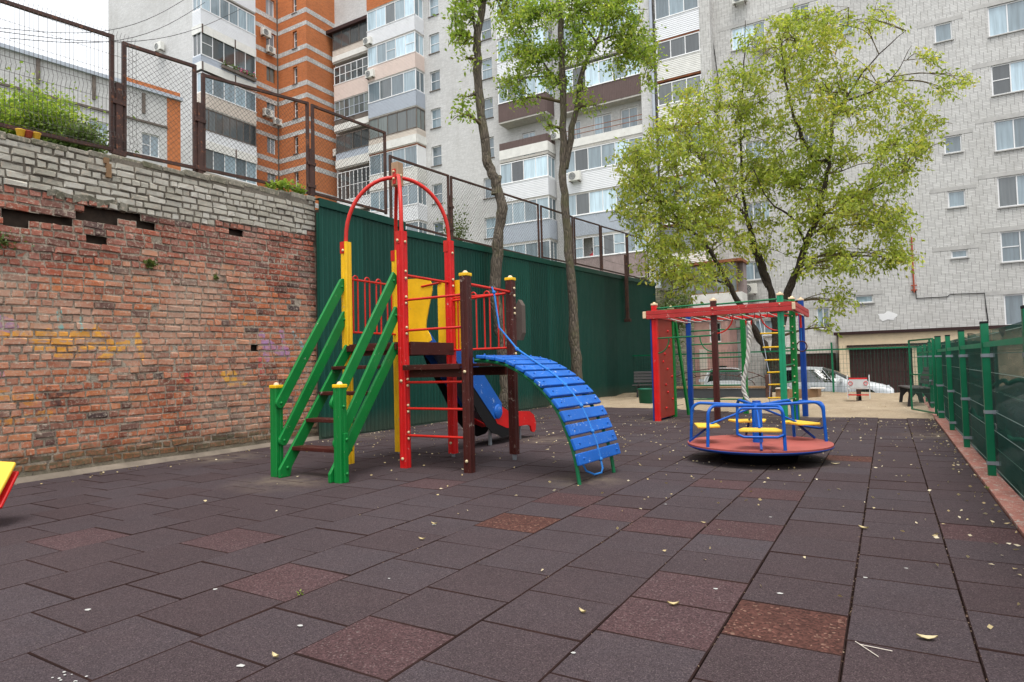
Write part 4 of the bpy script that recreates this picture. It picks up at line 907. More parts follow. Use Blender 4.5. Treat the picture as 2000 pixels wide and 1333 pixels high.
for i, d in enumerate((200, 282, 45, 110)):                       # seats with braces and backrest hoops
    a = math.radians(d); c = rp_(a, 0.62, MZ+0.2); u = Vector((-math.sin(a), math.cos(a), 0)); v = Vector((math.cos(a), math.sin(a), 0))
    poly = [(-0.19,-0.13),(-0.17,-0.15),(0.17,-0.15),(0.19,-0.13),(0.25,0.1),(0.23,0.13),(-0.23,0.13),(-0.25,0.1)]
    st = MB().prism(poly, c, u, v, (0,0,0.028)).build('seat', 'yellow_seat', MG, 0.008)
    MB().beam(c-v*0.02-Vector((0,0,0.01)), rp_(a, 0.84, MZ+0.01), 0.025, 0.025).build('seat_brace', 'blue_dark', st)
    MB().tube([rp_(a, 0.06, ZR-0.06), c+Vector((0,0,0.03))-v*0.05], 0.014, 8).build('seat_stay', 'blue_pipe', st)
    hw = 0.25; b0 = c+v*0.17
    loop = [b0+u*hw+Vector((0,0,-0.02))]+[b0+u*(hw-0.08+0.08*math.cos(t))+Vector((0,0,0.2+0.08*math.sin(t))) for t in (0.0, 0.4, 0.8, 1.2, 1.57)]+[b0-u*(hw-0.08+0.08*math.cos(t))+Vector((0,0,0.2+0.08*math.sin(t))) for t in (1.57, 1.2, 0.8, 0.4, 0)]+[b0-u*hw+Vector((0,0,-0.02))]
    if i in (1, 2): MB().tube(loop, 0.015, 8).build('seat_hoop', 'blue_pipe', st); MB().tube([loop[0], b0+u*0.18-Vector((0,0,0.05)), b0-u*0.18-Vector((0,0,0.05)), loop[-1]], 0.015, 8).build('seat_hoop', 'blue_pipe', st)
# yellow rider just entering the picture at the left edge
YR = empty('spring_rider', (-6.9, 2.3, 0), 'yellow topped spring rider with red side cut off by left picture edge', 'spring rider')
A_, B_, C_, D_ = at_depth(30, 902, 5.6), at_depth(-6, 970, 5.3), at_depth(-170, 990, 5.2), at_depth(-150, 893, 5.6)
nn = (B_-A_).cross(D_-A_).normalized(); nn = nn if nn.y > 0 else -nn
def plate(q, th, nm, mm):
    m_ = MB(); m_.add(q+[p+nn*th for p in q], [(0,1,2,3),(7,6,5,4)]+[(k_, (k_+1) % 4, 4+(k_+1) % 4, 4+k_) for k_ in range(4)]); m_.build(nm, mm, YR, 0.012)
plate([A_, B_, C_, D_], 0.035, 'top_board', 'yellow_seat')
off = RT*0.01-UP*0.05
plate([A_+nn*0.045+off, B_+nn*0.045+off*1.2, C_+nn*0.045+off, D_+nn*0.045+off], 0.03, 'side_board', 'red')
cc = (C_+D_)/2; cc.z -= 0.12
MB().tube([cc+Vector((0.07*math.cos(t*0.5), 0.07*math.sin(t*0.5), -cc.z+0.01+(cc.z-0.03)*t/60)) for t in range(61)], 0.012, 6).build('coil_spring', 'black_plastic', YR)
# ================================================================ buildings
F2 = FR((0, 37, 0), (1,0,0), (0,-1,0)); FO = FR((0, 34, 0), (1,0,0), (0,-1,0)); FE = FR((-41.2, 0, 0), (0,1,0), (1,0,0)); FE2 = FR((-37.9, 0, 0), (0,1,0), (1,0,0)); FWt = FR((0, 26.8, 0), (1,0,0), (0,-1,0))
def glazing(fr, parent, u0, u1, z0, z1, d, n, frame='white_pvc', gl='glass', tr=0.045, split=(), dark=(), name='window', dep=0.05, sill=None, omit=()):
    mb = MB(); F_ = 0.06 if tr > 0.03 else tr
    fr.box(mb, u0, u1, z0, z0+F_, d-dep, d); fr.box(mb, u0, u1, z1-F_, z1, d-dep, d)
    e = [u0+(u1-u0)*i/n for i in range(n+1)]
    for i, u in enumerate(e):
        a = u if i == 0 else u-tr/2 if i < n else u-F_; b = u+F_ if i == 0 else u+tr/2 if i < n else u
        fr.box(mb, a, b, z0+F_, z1-F_, d-dep, d-0.002)
    for i in split:
        zm = z0+(z1-z0)*0.5; fr.box(mb, e[i]+0.05, e[i+1]-0.05, zm-0.02, zm+0.02, d-dep, d-0.004)
    wn = mb.build(name, frame, parent)
    for i in range(n):
        if i in omit: continue
        g = MB(); a, b = e[i]+0.02, e[i+1]-0.02
        g.add([fr.p(a, z0+0.02, d-dep*0.6), fr.p(b, z0+0.02, d-dep*0.6), fr.p(b, z1-0.02, d-dep*0.6), fr.p(a, z1-0.02, d-dep*0.6)], [(0,1,2,3)])
        g.build('pane', 'glass_dark' if i in dark else gl, wn)
    if sill: fr.box(MB(), u0-0.05, u1+0.05, z0-0.05, z0-0.003, d-0.02, 0.07).build('sill', sill, wn)
    return wn
def siding(fr, parent, u0, u1, z0, z1, d, mat, vert=False, step=0.11, name='parapet'):
    mb = MB()
    if vert:
        n = max(2, int((u1-u0)/step)); st = (u1-u0)/n; pr = []
        for i in range(n): a = u0+i*st; pr += [(a, 0.0), (a+st*0.6, 0.0), (a+st*0.7, 0.022), (a+st*0.9, 0.022)]
        pr.append((u1, 0.0)); vs = []
        for u, dd in pr: vs += [fr.p(u, z0, d+dd), fr.p(u, z1, d+dd)]
        mb.add(vs, [(2*i, 2*i+2, 2*i+3, 2*i+1) for i in range(len(pr)-1)])
    else:
        n = max(2, int(round((z1-z0)/step))); st = (z1-z0)/n; vs = []
        for i in range(n): vs += [fr.p(u0, z0+i*st, d+0.02), fr.p(u1, z0+i*st, d+0.02), fr.p(u0, z0+(i+1)*st, d), fr.p(u1, z0+(i+1)*st, d)]
        mb.add(vs, [(4*i, 4*i+1, 4*i+3, 4*i+2) for i in range(n)]+[(4*i+2, 4*i+3, 4*i+5, 4*i+4) for i in range(n-1)])
    fr.box(mb, u0, u1, z0, z1, d-0.06, d-0.004)
    return mb.build(name, mat, parent)
def side_fr(fr, u, s):                                            # frame of a balcony flank at u, facing s along u
    return FR(fr.p(u, 0, 0), fr.N, fr.U*s)
def balcony(fr, parent, u0, u1, zs, dep, par, gl, flank=1, zpar=1.1, h=2.8, n=5, split=(), dark=(), d0=0.0, fm='white_pvc', slabm='slab', solid=None, omit=()):
    """slab at zs, parapet (material, vertical?) up to zs+zpar, glazing above; flank=+1/-1 shows that end"""
    b = fr.box(MB(), u0, u1, zs-0.16, zs, d0, dep-0.01).build('balcony', slabm, parent)
    if par:
        m_, vert = par; siding(fr, b, u0, u1, zs-0.06, zs+zpar, dep, m_, vert)
        if flank: sf = side_fr(fr, u1 if flank > 0 else u0, flank); siding(sf, b, d0, dep, zs-0.06, zs+zpar, 0.0, m_, vert)
    if gl:
        z0, z1 = zs+zpar, zs+h-0.17
        glazing(fr, b, u0, u1, z0, z1, dep-0.02, n, fm, gl, split=split, dark=dark, name='balcony_window', omit=omit)
        if flank:
            if solid: sf.box(MB(), d0, dep-0.03, z0, z1, -0.06, -0.01).build('end_panel', solid, b)
            else: glazing(side_fr(fr, u1 if flank > 0 else u0, flank), b, d0, dep-0.03, z0, z1, -0.02, 2, fm, gl, name='balcony_window')
        mb = MB(); fr.box(mb, u0-0.04, u1+0.04, z0-0.03, z0+0.005, dep-0.05, dep+0.04); mb.build('ledge', fm, b)
    return b
def strip(fr, parent, u0, u1, z0, z1, d, m_, name, th=0.05): return fr.box(MB(), u0, u1, z0, z1, d-th, d).build(name, m_, parent)

# ---- left half of the far block (F2 from the orange tower to the downpipe)
BA = empty('apartment_block', (-25, 37.5, 4), 'pale brick apartment block with stacked glazed balconies behind the tree trunks', 'building')
holes = []; wins = []
for zb in (27.25, 24.45, 21.65, 18.85, 16.05, 13.25, 10.45, 7.65):
    holes.append((-28.25, -27.35, zb, zb+1.45)); holes.append((-23.75, -22.85, zb-0.3, zb+1.15))
ER = [(-17.05, -16.3, 14.97, 16.9), (-15.4, -14.2, 15.45, 16.9), (-13.6, -12.5, 15.6, 16.95), (-20.6, -19.6, 15.3, 16.9)]
facade(F2, -38.0, -11.5, 3.9, 36.0, holes+ER, 'brick_white2', BA)
for (a, b, z0, z1) in holes: glazing(F2, BA, a, b, z0+0.003, z1-0.003, -0.1, 1, split=(0,), sill='old_frame', gl='glass')
for (a, b, z0, z1) in ER: glazing(F2, BA, a, b, z0+0.003, z1-0.003, -0.08, 2, gl='glass')
A0, A1, AD = -37.3, -33.6, 0.75
F2.box(MB(), -37.9, -33.4, 28.35, 28.62, 0.0, 1.0).build('canopy', 'eave', BA)
balcony(F2, BA, A0-0.1, A1, 26.0, AD, ('siding_cream', False), 'glass_dark', 0, 0.95, 2.6, 4, fm='old_frame'); strip(F2, BA, A0-0.1, A1, 25.98, 26.4, AD+0.06, 'white_panel', 'panel')
balcony(F2, BA, A0, A1, 22.85, AD, ('siding_peach', False), 'glass_dark', 0, 1.25, 2.85, 6, split=(0,1,2,3,4,5))
balcony(F2, BA, A0, A1, 20.35, AD, ('old_frame', True), 'glass_old', 0, 0.9, 2.6, 7, split=(0,1,2,3,4,5,6), fm='siding_grey'); strip(F2, BA, A0, A1, 20.3, 20.8, AD+0.06, 'white_panel', 'panel')
balcony(F2, BA, A0+0.1, A1, 17.35, AD, ('siding_grey', True), 'glass_dark', 0, 1.2, 2.75, 4, fm='old_frame'); strip(F2, BA, A0+0.1, A1, 17.3, 17.95, AD+0.06, 'white_panel', 'panel')
balcony(F2, BA, A0+0.2, A1, 13.9, AD, ('siding_white', False), 'glass_dark', 0, 0.75, 3.2, 8, split=tuple(range(8)))
balcony(F2, BA, A0+0.3, A1, 11.0, AD, ('siding_white', False), 'glass_dark', 0, 1.0, 2.6, 6)
balcony(F2, BA, A0+0.3, A1, 8.2, AD, ('siding_grey', False), 'glass', 0, 1.0, 2.6, 6)
B0, B1, BD = -33.4, -28.75, 1.05
for (zs, par, gl, kw) in ((28.9, ('brick_orange', False), 'glass', {}), (26.1, ('siding_white', False), 'glass_light', dict(n=5, dark=(2,))), (23.3, ('siding_peach', False), 'glass_light', dict(n=5, split=(2,4))), (20.5, ('siding_grey', False), 'glass', dict(n=4, dark=(1,))),
                           (17.68, ('siding_cream', False), 'glass_old', dict(n=5, fm='old_frame', slabm='rust_orange')), (14.9, ('white_panel', False), 'glass', dict(n=4, solid='white_pvc')), (12.1, ('siding_white', False), 'glass', dict(n=5, split=(3,))), (9.3, ('siding_white', False), 'glass', dict(n=4)), (6.5, ('siding_grey', False), 'glass', dict(n=4))):
    balcony(F2, BA, B0+0.0, B1, zs, BD, par, gl, 1, **kw)
strip(F2, BA, B0, B1, 17.7, 18.3, BD+0.07, 'white_panel', 'panel'); strip(side_fr(F2, B1, 1), BA, 0, BD, 17.7, 18.3, 0.06, 'white_panel', 'panel')
D0, D1, DD = -21.75, -18.15, 1.1
for (zs, par, gl, kw) in ((23.3, ('siding_white', False), 'glass_light', dict(n=4)), (20.5, ('siding_white', False), 'glass_light', dict(n=4)), (17.6, ('siding_brown', True), 'glass_light', dict(n=5, dark=(1,), zpar=1.2)), (14.95, None, None, {}), (12.2, ('siding_white', False), 'glass_light', dict(n=4, dark=(1,), zpar=1.15, h=2.7)), (9.4, ('siding_grey', True), 'glass', dict(n=4, zpar=1.2)), (6.6, ('mauve', True), 'glass', dict(n=4, zpar=1.05))):
    balcony(F2, BA, D0, D1, zs, DD, par, gl, 1, **kw)
for zz in (14.95,):
    strip(F2, BA, D0, D1, 15.0, 15.62, DD+0.02, 'white_panel', 'panel'); strip(side_fr(F2, D1, 1), BA, 0, DD, 15.0, 15.62, 0.02, 'white_panel', 'panel')
    siding(F2, BA, D0, D1, 15.625, 16.1, DD, 'siding_brown', True); siding(side_fr(F2, D1, 1), BA, 0, DD, 15.625, 16.1, 0.0, 'siding_brown', True)
E0, E1, ED = -17.35, -11.98, 0.7
for (zs, par, gl, kw) in ((23.3, ('siding_white', False), 'glass_light', dict(n=6)), (20.4, ('siding_white', False), 'glass_light', dict(n=6)), (17.4, ('siding_brown', True), 'glass_light', dict(n=6, zpar=1.15, dark=(1,))), (14.95, None, None, {}), (12.1, ('siding_white', False), 'glass_light', dict(n=6, dark=(1,), zpar=1.25, h=2.85)), (9.35, ('siding_grey', True), 'glass_light', dict(n=6, zpar=1.25, dark=(1,))), (6.5, ('mauve', True), 'glass', dict(n=7, zpar=1.4, h=2.85, split=(0,2,4), dark=(3,), omit=(1,)))):
    balcony(F2, BA, E0 if zs > 7 else -16.75, E1, zs, ED, par, gl, 0, **kw)
strip(F2, BA, E0, E1, 14.97, 15.46, ED+0.02, 'white_panel', 'panel')
for z in (15.75, 16.05): F2.box(MB(), E0, E1, z, z+0.03, ED-0.03, ED).build('railing_bar', 'rust_orange', BA)
facade(FR((0, 36.25, 0), (1,0,0), (0,-1,0)), -11.98, -11.3, 3.9, 36, [], 'brick_white2', BA, 'pier'); F2.box(MB(), -11.98, -11.3, 3.9, 36, -0.3, 0.748).build('pier', 'brick_white2', BA)
F2.box(MB(), -18.05, -17.4, 3.9, 36, 0.0, 0.12).build('pier', 'brick_white2', BA)
mb = MB(); mb.tube([(-11.2, 36.1, 36), (-11.2, 36.1, 4.0)], 0.085, 12); mb.build('downpipe', 'siding_grey', BA)
# ---- right half (F2 beyond the downpipe)
BB = empty('brick_apartment_block', (-2, 37.5, -0.6), 'big white brick apartment block filling the right background behind the large tree', 'building')
W = []
colR0, colR1 = 4.75, 6.2
for zb in (16.2, 13.37, 10.73, 8.07, 5.49, 2.55): W.append((colR0+0.0, colR1, zb, zb+1.45, 2))
def pxr(x0, x1, y0, y1, n): a = on_y(x0, y1, 37); b = on_y(x1, y1, 37); c_ = on_y(x0, y0, 37); W.append((a.x, b.x, (a.z+b.z)/2, (a.z+b.z)/2+(c_.z-a.z), n))
pxr(1826, 1861, 45, 81, 1); pxr(1845, 1880, 265, 299, 1); pxr(1852, 1887, 372, 405, 1); pxr(1858, 1891, 488, 504, 1); pxr(1670, 1706, 577, 592, 1)
pxr(1429, 1496, 48, 92, 3); pxr(1638, 1667, 36, 66, 1); pxr(1545, 1582, 10, 38, 2); pxr(1596, 1622, 601, 643, 2); pxr(1475, 1512, 625, 656, 2); pxr(1440, 1490, 512, 548, 3); pxr(1560, 1585, 150, 180, 1); pxr(1655, 1680, 150, 182, 1); pxr(1560, 1600, 260, 292, 2); pxr(1455, 1505, 275, 312, 3); pxr(1455, 1505, 395, 432, 3)
W += [(7.6, 9.05, zb, zb+1.45, 2) for zb in (16.2, 13.4, 10.73, 8.07, 5.49)] + [(11.0, 12.4, zb, zb+1.45, 2) for zb in (16.2, 13.4, 10.73, 8.07, 5.49)]
facade(F2, -11.35, 30, -0.8, 36, [w_[:4] for w_ in W], 'brick_white', BB)
for i, (a, b, z0, z1, n) in enumerate(W):
    wn = glazing(F2, BB, a, b, z0+0.003, z1-0.003, -0.06, n, split=((0,) if n == 2 and i % 3 == 1 else ()), gl='glass_light' if i < 2 or i in (6, 11, 12) else 'glass', dark=((0,) if i in (1, 3) else ()), sill='lintel')
    F2.box(MB(), a-0.7, b+0.45, z1+0.003, z1+0.2, -0.05, 0.012).build('lintel', 'lintel', BB)
G0, G1, GD = -11.0, -8.45, 0.72
for (zs, par, gl, kw) in ((22.9, ('siding_white', False), 'glass', dict(n=3)), (20.25, ('siding_white', False), 'glass', dict(n=3, zpar=1.2)), (17.85, ('white_panel', False), 'glass_dark', dict(n=3, h=2.4)), (14.95, ('white_panel', False), 'glass_old', dict(n=3, zpar=1.35)), (12.1, ('white_panel', False), 'glass', dict(n=3)), (9.3, ('white_panel', False), 'glass', dict(n=3)), (6.5, ('white_panel', False), 'glass_old', dict(n=3, fm='old_frame'))):
    balcony(F2, BB, G0, G1, zs, GD, par, gl, 0, slabm='rust_orange', **kw)
facade(FR((0, 36.26, 0), (1,0,0), (0,-1,0)), G1, G1+0.6, -0.8, 36, [], 'brick_white', BB, 'pier'); F2.box(MB(), G1+0.002, G1+0.6, -0.8, 36, -0.2, 0.738).build('pier', 'brick_white', BB)
# plaster patch, red gas valve, lamp, wires on this wall
P = on_y(1734, 618, 36.99); poly = [(0.42*math.cos(t*0.52)*(1+0.25*math.sin(t*2.7)), 0.22*math.sin(t*0.52)*(1+0.3*math.cos(t*3.9))) for t in range(12)]
MB().prism(poly, (P.x, 36.996, P.z), (1,0,0), (0,0,1), (0,-0.012,0)).build('paint_patch', 'white_pvc', BB)
P = on_y(1785, 558, 36.93)
mb = MB().tube([(P.x, 36.93, P.z-0.35), (P.x, 36.93, P.z+2.4)], 0.035, 8)
for z in (-0.25, -0.02): mb.box(P.x-0.13, P.x+0.13, 36.9, 36.96, P.z+z, P.z+z+0.05)
mb.build('gas_pipe', 'terracotta', BB)
mb = MB(); q = [on_y(x, y, 36.97) for x, y in ((1788, 566), (1790, 583), (1850, 580), (1856, 575), (1923, 573), (1926, 600), (1930, 628))]
mb.tube(q, 0.02, 5); mb.build('wall_cable', 'black_plastic', BB)
mb = MB(); mb.tube([on_y(x, y, 36.97) for x, y in ((1372, 0), (1384, 90), (1400, 210), (1410, 330))], 0.025, 5); mb.tube([on_y(x, y, 36.97) for x, y in ((1382, 0), (1394, 90), (1410, 210))], 0.02, 5); mb.build('wall_cable', 'black_plastic', BB)

# ---- garage annexe at the foot of the block
GA = empty('garage_annexe', (0, 35, -0.6), 'beige flat-roofed garage row with dark brown doors below the white brick block', 'garage')
FG = FR((0, 35.2, 0), (1,0,0), (0,-1,0)); zt = on_y(1655, 683, 35.2).z
facade(FG, -2.1, 7.0, -0.75, zt+0.72, [(-1.62, 1.0, -0.75, zt), (1.45, 4.2, -0.75, zt)], 'beige', GA, reveal=0.25)
for a, b in ((-1.62, 1.0), (1.45, 4.2)):
    for i in range(8):
        u = a+(b-a)*i/8; FG.box(MB(), u+0.006, u+(b-a)/8-0.006, -0.7, zt-0.01, -0.24, -0.2).build('door_board', 'garage_brown', GA)
    FG.box(MB(), a, b, 0.55, 0.6, -0.2, -0.185).build('door_rail', 'garage_brown', GA)
FG.box(MB(), -2.25, 7.1, zt+0.72, zt+0.86, -1.9, 0.14).build('eave', 'eave', GA); FG.box(MB(), -1.7, 7.05, zt+0.1, zt+0.2, 0.003, 0.12).build('door_canopy', 'eave', GA)
FG.box(MB(), -2.1, -2.06, -0.75, zt+0.72, -1.8, 0).build('side_wall', 'beige', GA)
# second garage bay to the left, lower and set back
GB = empty('brown_garage', (-4.2, 36, -0.6), 'dark brown garage door under a brick lintel behind the parked white car', 'garage')
FG2 = FR((0, 36.2, 0), (1,0,0), (0,-1,0)); zl = on_y(1600, 690, 36.2).z
FG2.box(MB(), -5.6, -2.3, -0.75, zl-0.02, -0.5, 0.0).build('door', 'garage_brown', GB); FG2.box(MB(), -5.7, -2.12, zl, zl+0.14, -0.6, 0.06).build('lintel', 'siding_cream', GB)
for i in range(1, 9): FG2.box(MB(), -5.6+i*0.366, -5.58+i*0.366, -0.7, zl-0.05, 0.001, 0.012).build('door_batten', 'eave', GB)
# pink rendered annexe left of it
PA = empty('pink_annexe', (-8.6, 34, -0.6), 'pinkish rendered low annexe seen through the wall bars of the climbing frame', 'building')
FP = FR((0, 34.2, 0), (1,0,0), (0,-1,0))
facade(FP, -9.9, -7.2, -0.75, 3.6, [(-8.05, -7.45, 2.25, 3.3), (-7.95, -7.22, -0.2, 1.0)], 'pink_plaster', PA); glazing(FP, PA, -8.05, -7.45, 2.253, 3.297, -0.08, 1, gl='glass_dark')
FP.box(MB(), -7.95, -7.22, -0.2, 1.0, -0.3, -0.12).build('opening_shade', 'dark_grey', PA); FP.box(MB(), -8.6, -8.2, -0.75, 1.9, 0.003, 0.06).build('pilaster', 'siding_cream', PA)  # solid dark block painted as the shade inside the wall gap
FP.box(MB(), -9.95, -7.15, 3.6, 3.72, -2.6, 0.15).build('roof', 'rust_orange', PA); FP.box(MB(), -7.2, -7.16, -0.75, 3.6, -2.6, 0).build('side_wall', 'pink_plaster', PA)
WP = empty('white_plaster_porch', (-7.6, 34.5, 3.7), 'peeling white plaster porch with old window above the mossy brick wall end', 'porch')
F3 = FR((0, 34.6, 0), (1,0,0), (0,-1,0)); zz = 3.75
F3.box(MB(), -9.6, -6.4, zz, zz+1.1, -1.5, 0.0).build('porch_wall', 'white_panel', WP); F3.box(MB(), -9.7, -6.3, zz+2.7, zz+2.85, -1.6, 0.15).build('porch_roof', 'rust_orange', WP)
glazing(F3, WP, -9.4, -6.6, zz+1.1, zz+2.7, -0.05, 5, 'wood_old', 'glass_old', split=(1, 3)); F3.box(MB(), -9.6, -6.4, zz+1.1, zz+2.7, -1.5, -0.6).build('inner_wall', 'mauve', WP)

# ---- orange brick tower
OT = empty('orange_brick_tower', (-40, 34, 4), 'orange brick apartment tower with paired white brick bands', 'building')
BANDS = [(31.8, 32.2), (29.27, 29.64), (28.27, 28.6), (26.4, 26.76), (25.4, 25.77), (23.5, 23.88), (22.52, 22.88), (20.7, 21.04), (19.74, 20.07), (17.84, 18.21), (16.88, 17.28), (15.0, 15.35), (14.0, 14.35), (12.1, 12.45)]
def zz_(k): return 29.9-2.86*k
hl = [(32.9, 33.75, z, z+1.35) for z in (29.65, 26.9, 24.25, 21.3, 18.5, 15.7)]; ht_ = [(-39.45, -38.95, z, z+1.4) for z in (29.55, 26.7, 23.85, 21.1, 18.3, 15.5)]
facade(FE, 31.2, 34.0, 4, 38, hl, 'brick_orange', OT, reveal=0.2); facade(FO, -41.2, -37.9, 4, 38, ht_, 'brick_orange', OT, reveal=0.25); facade(FE2, 34.0, 37.4, 4, 38, [], 'brick_orange', OT)
for i, (a, b, z0, z1) in enumerate(hl): glazing(FE, OT, a, b, z0+0.003, z1-0.003, -0.14, 2, gl='glass' if i != 2 else 'glass_old', frame='white_pvc' if i != 2 else 'wood_old')
for (a, b, z0, z1) in ht_: glazing(FO, OT, a, b, z0+0.003, z1-0.003, -0.18, 1, split=(0,), gl='glass_dark', sill='old_frame')
for (a, b) in BANDS:
    FE.box(MB(), 31.2, 34.0-0.012, a, b, 0.0, 0.012).build('brick_band', 'brick_band', OT); FO.box(MB(), -41.2+0.013, -37.9, a, b, 0.0, 0.012).build('brick_band', 'brick_band', OT); FE2.box(MB(), 34.0, 37.0, a, b, 0.0, 0.012).build('brick_band', 'brick_band', OT)
FE.box(MB(), 33.9, 33.985, 4, 38, 0.014, 0.07).build('corner_pipe', 'old_frame', OT)
# ---- white tower with balconies at the left
WT = empty('white_brick_tower', (-46, 28, 4), 'tall white brick tower block at the left with a stack of mismatched balconies', 'building')
facade(FWt, -52.4, -41.2, 4, 42, [], 'brick_white2', WT); facade(FE, 26.8, 31.2, 4, 42, [], 'brick_white2', WT)
MB().box(-52.4, -41.25, 26.85, 38, 41.9, 42.0).box(-52.42, -52.3, 26.85, 38, 4, 42).build('rear_wall', 'brick_white2', WT)
FEb = FE; bd = 1.0; u0, u1 = 26.7, 31.15
LV = [(28.6, ('siding_white', False), None, {}), (25.66, ('siding_white', False), 'glass', dict(n=6, split=())), (22.95, ('siding_grey', False), 'glass_dark', dict(n=5, split=(0,), h=2.5, zpar=0.55)), (19.95, ('siding_cream', False), 'glass', dict(n=5, zpar=0.9, h=2.5)), (17.15, ('siding_white', False), 'glass_dark', dict(n=8, fm='old_frame', zpar=1.1)), (14.4, ('siding_cream', False), 'glass', dict(n=5, zpar=0.9, dark=(0,))), (11.6, ('siding_cream', False), 'glass', dict(n=5))]
for (zs, par, gl, kw) in LV: balcony(FE, WT, u0, u1, zs, bd, par, gl, -1, **kw)
for (z0, z1, m_) in ((25.05, 25.63, 'white_panel'), (22.42, 22.97, 'white_panel'), (16.9, 17.5, 'white_panel')):
    strip(FE, WT, u0, u1, z0, z1, bd+0.06, m_, 'panel'); strip(side_fr(FE, u0, -1), WT, 0, bd+0.06, z0, z1, 0.06, m_, 'panel')
    for u in (u0+0.02, u0+2.6): FE.box(MB(), u, u+0.09, z0-0.02, z1+0.02, bd+0.06, bd+0.075).build('panel_post', 'rust', WT)
# ---- low pale building at the far left
zt2 = 17.5; Bp = on_z(352, 199, zt2); dirv = (Bp-on_z(0, 94, zt2)).normalized(); Bp.z = 0; nv = Vector((dirv.y, -dirv.x, 0))
LB = empty('low_brick_building', (-40, 14, 4), 'lower pale brick building behind the mesh panels at the left', 'building')
FL = FR(Bp, dirv, nv)
def lz(x, y):                                                     # bearing met with the plane of this facade
    d = ray(x, y); t = (FL.O-Vector((0,0,HC))).dot(nv)/d.dot(nv); P = Vector((0,0,HC))+d*t; return (P-FL.O).dot(dirv), P.z
u_a, z_a = lz(277, 302); u_b, z_b = lz(312, 300); u_c, z_c = lz(173, 278); u_d, z_d = lz(213, 280)
hl2 = [(u_a, u_b, z_a, lz(277, 258)[1]), (u_c, u_d, z_c, lz(173, 232)[1])]
facade(FL, -30, 0, 4, zt2, hl2, 'brick_white2', LB)
for (a, b, z0, z1) in hl2: glazing(FL, LB, a, b, z0+0.003, z1-0.003, -0.08, 2, split=(0,), gl='glass', sill='lintel')
FL.box(MB(), -30, 0.1, zt2, zt2+0.2, -8, 0.18).build('parapet_cap', 'siding_grey', LB)
zq = lz(300, 245)[1]; FL.box(MB(), -30, -0.75, zq, zq+0.12, 0.0, 0.08).build('string_course', 'old_frame', LB)
FL.box(MB(), -0.75, 0.0, 4, zt2-0.02, 0.0, 0.03).build('corner_strip', 'brick_orange', LB); FL.box(MB(), -3.0, 0.0, zt2+0.2, zt2+0.5, -0.3, 0.0).build('corner_strip', 'brick_orange', LB)
for px, y0, y1 in ((74, 115, 165), (183, 150, 195), (280, 183, 222)):
    ua, za = lz(px, y0); _, zb_ = lz(px, y1); FL.box(MB(), ua-0.08, ua+0.08, zb_, za, 0.001, 0.1).build('rain_outlet', 'old_frame', LB)
# end wall of the low building
# ---- air conditioners
def ac(P, N, label, s=1.0):
    P = Vector(P); N = Vector(N).normalized(); U = Vector((0,0,1)).cross(N); fr = FR(P, U, N); w_, h_, d_ = 0.8*s, 0.58*s, 0.3*s
    A = empty('air_conditioner', P, label, 'air conditioner', 'air conditioners on the facades')
    fr.box(MB(), -w_/2, w_/2, -h_/2, h_/2, 0.12, 0.12+d_).build('casing', 'ac_white', A, 0.02)
    c = fr.p(-w_*0.14, 0, 0.125+d_); ring = [c+(U*math.cos(2*math.pi*i/24)+Vector((0,0,1))*math.sin(2*math.pi*i/24))*h_*0.4 for i in range(24)]
    g = MB(); g.add([c]+ring, [(0, 1+i, 1+(i+1) % 24) for i in range(24)]); gr = g.build('fan_opening', 'ac_grille', A)
    m2 = MB()
    for k in (0.14, 0.27, 0.4): m2.tube([c+N*0.008+(U*math.cos(2*math.pi*i/20)+Vector((0,0,1))*math.sin(2*math.pi*i/20))*h_*k for i in range(21)], 0.009, 4, 0, False)
    m2.build('fan_guard', 'ac_white', gr)
    for q in (-0.36, 0.31): fr.box(MB(), w_*q, w_*(q+0.05), -h_/2-0.06, -h_/2-0.01, 0, 0.45*s).build('bracket', 'old_frame', A)
S_ = (0,-1,0); Ee = (1,0,0)
ac(on_y(1126, 347, 36.3), S_, 'white air conditioner on the siding balcony right of the second trunk'); ac(on_y(1089, 268, 36.8), S_, 'air conditioner left of the second trunk beside open balcony', 0.85); ac(on_y(723, 84, 36.1), S_, 'air conditioner under the old brown balcony near tower top', 0.95)
ac(on_y(728, 148, 36.1), S_, 'air conditioner beside peach siding balconies'); ac(on_y(1243, 413, 36.3), S_, 'air conditioner on grey siding partly behind the large tree', 0.95); ac(on_y(1447, 1, 36.95), S_, 'air conditioner at the top picture edge on the right block')
ac(on_y(1483, 92, 36.95), S_, 'air conditioner below the triple window left of the large tree'); ac(on_y(1466, 566, 36.95), S_, 'air conditioner low on the right block above climbing frame', 0.95); ac(on_y(1437, 631, 36.95), S_, 'air conditioner seen through the climbing frame near a wall cable', 0.9)
ac(on_y(318, 95, 26.75), S_, 'lone air conditioner on the blank white tower wall'); ac(on_x(515, 67, -41.15), Ee, 'upper air conditioner on orange tower beside the glazed balcony'); ac(on_x(525, 100, -41.15), Ee, 'air conditioner below another on the orange tower upper part', 0.9)
ac(on_x(519, 223, -41.15), Ee, 'left of two neighbouring air conditioners on the orange tower'); ac(on_x(538, 240, -41.15), Ee, 'right of two neighbouring air conditioners on the orange tower', 0.9); ac(on_x(655, 302, -37.85), Ee, 'air conditioner at the right edge of orange tower')
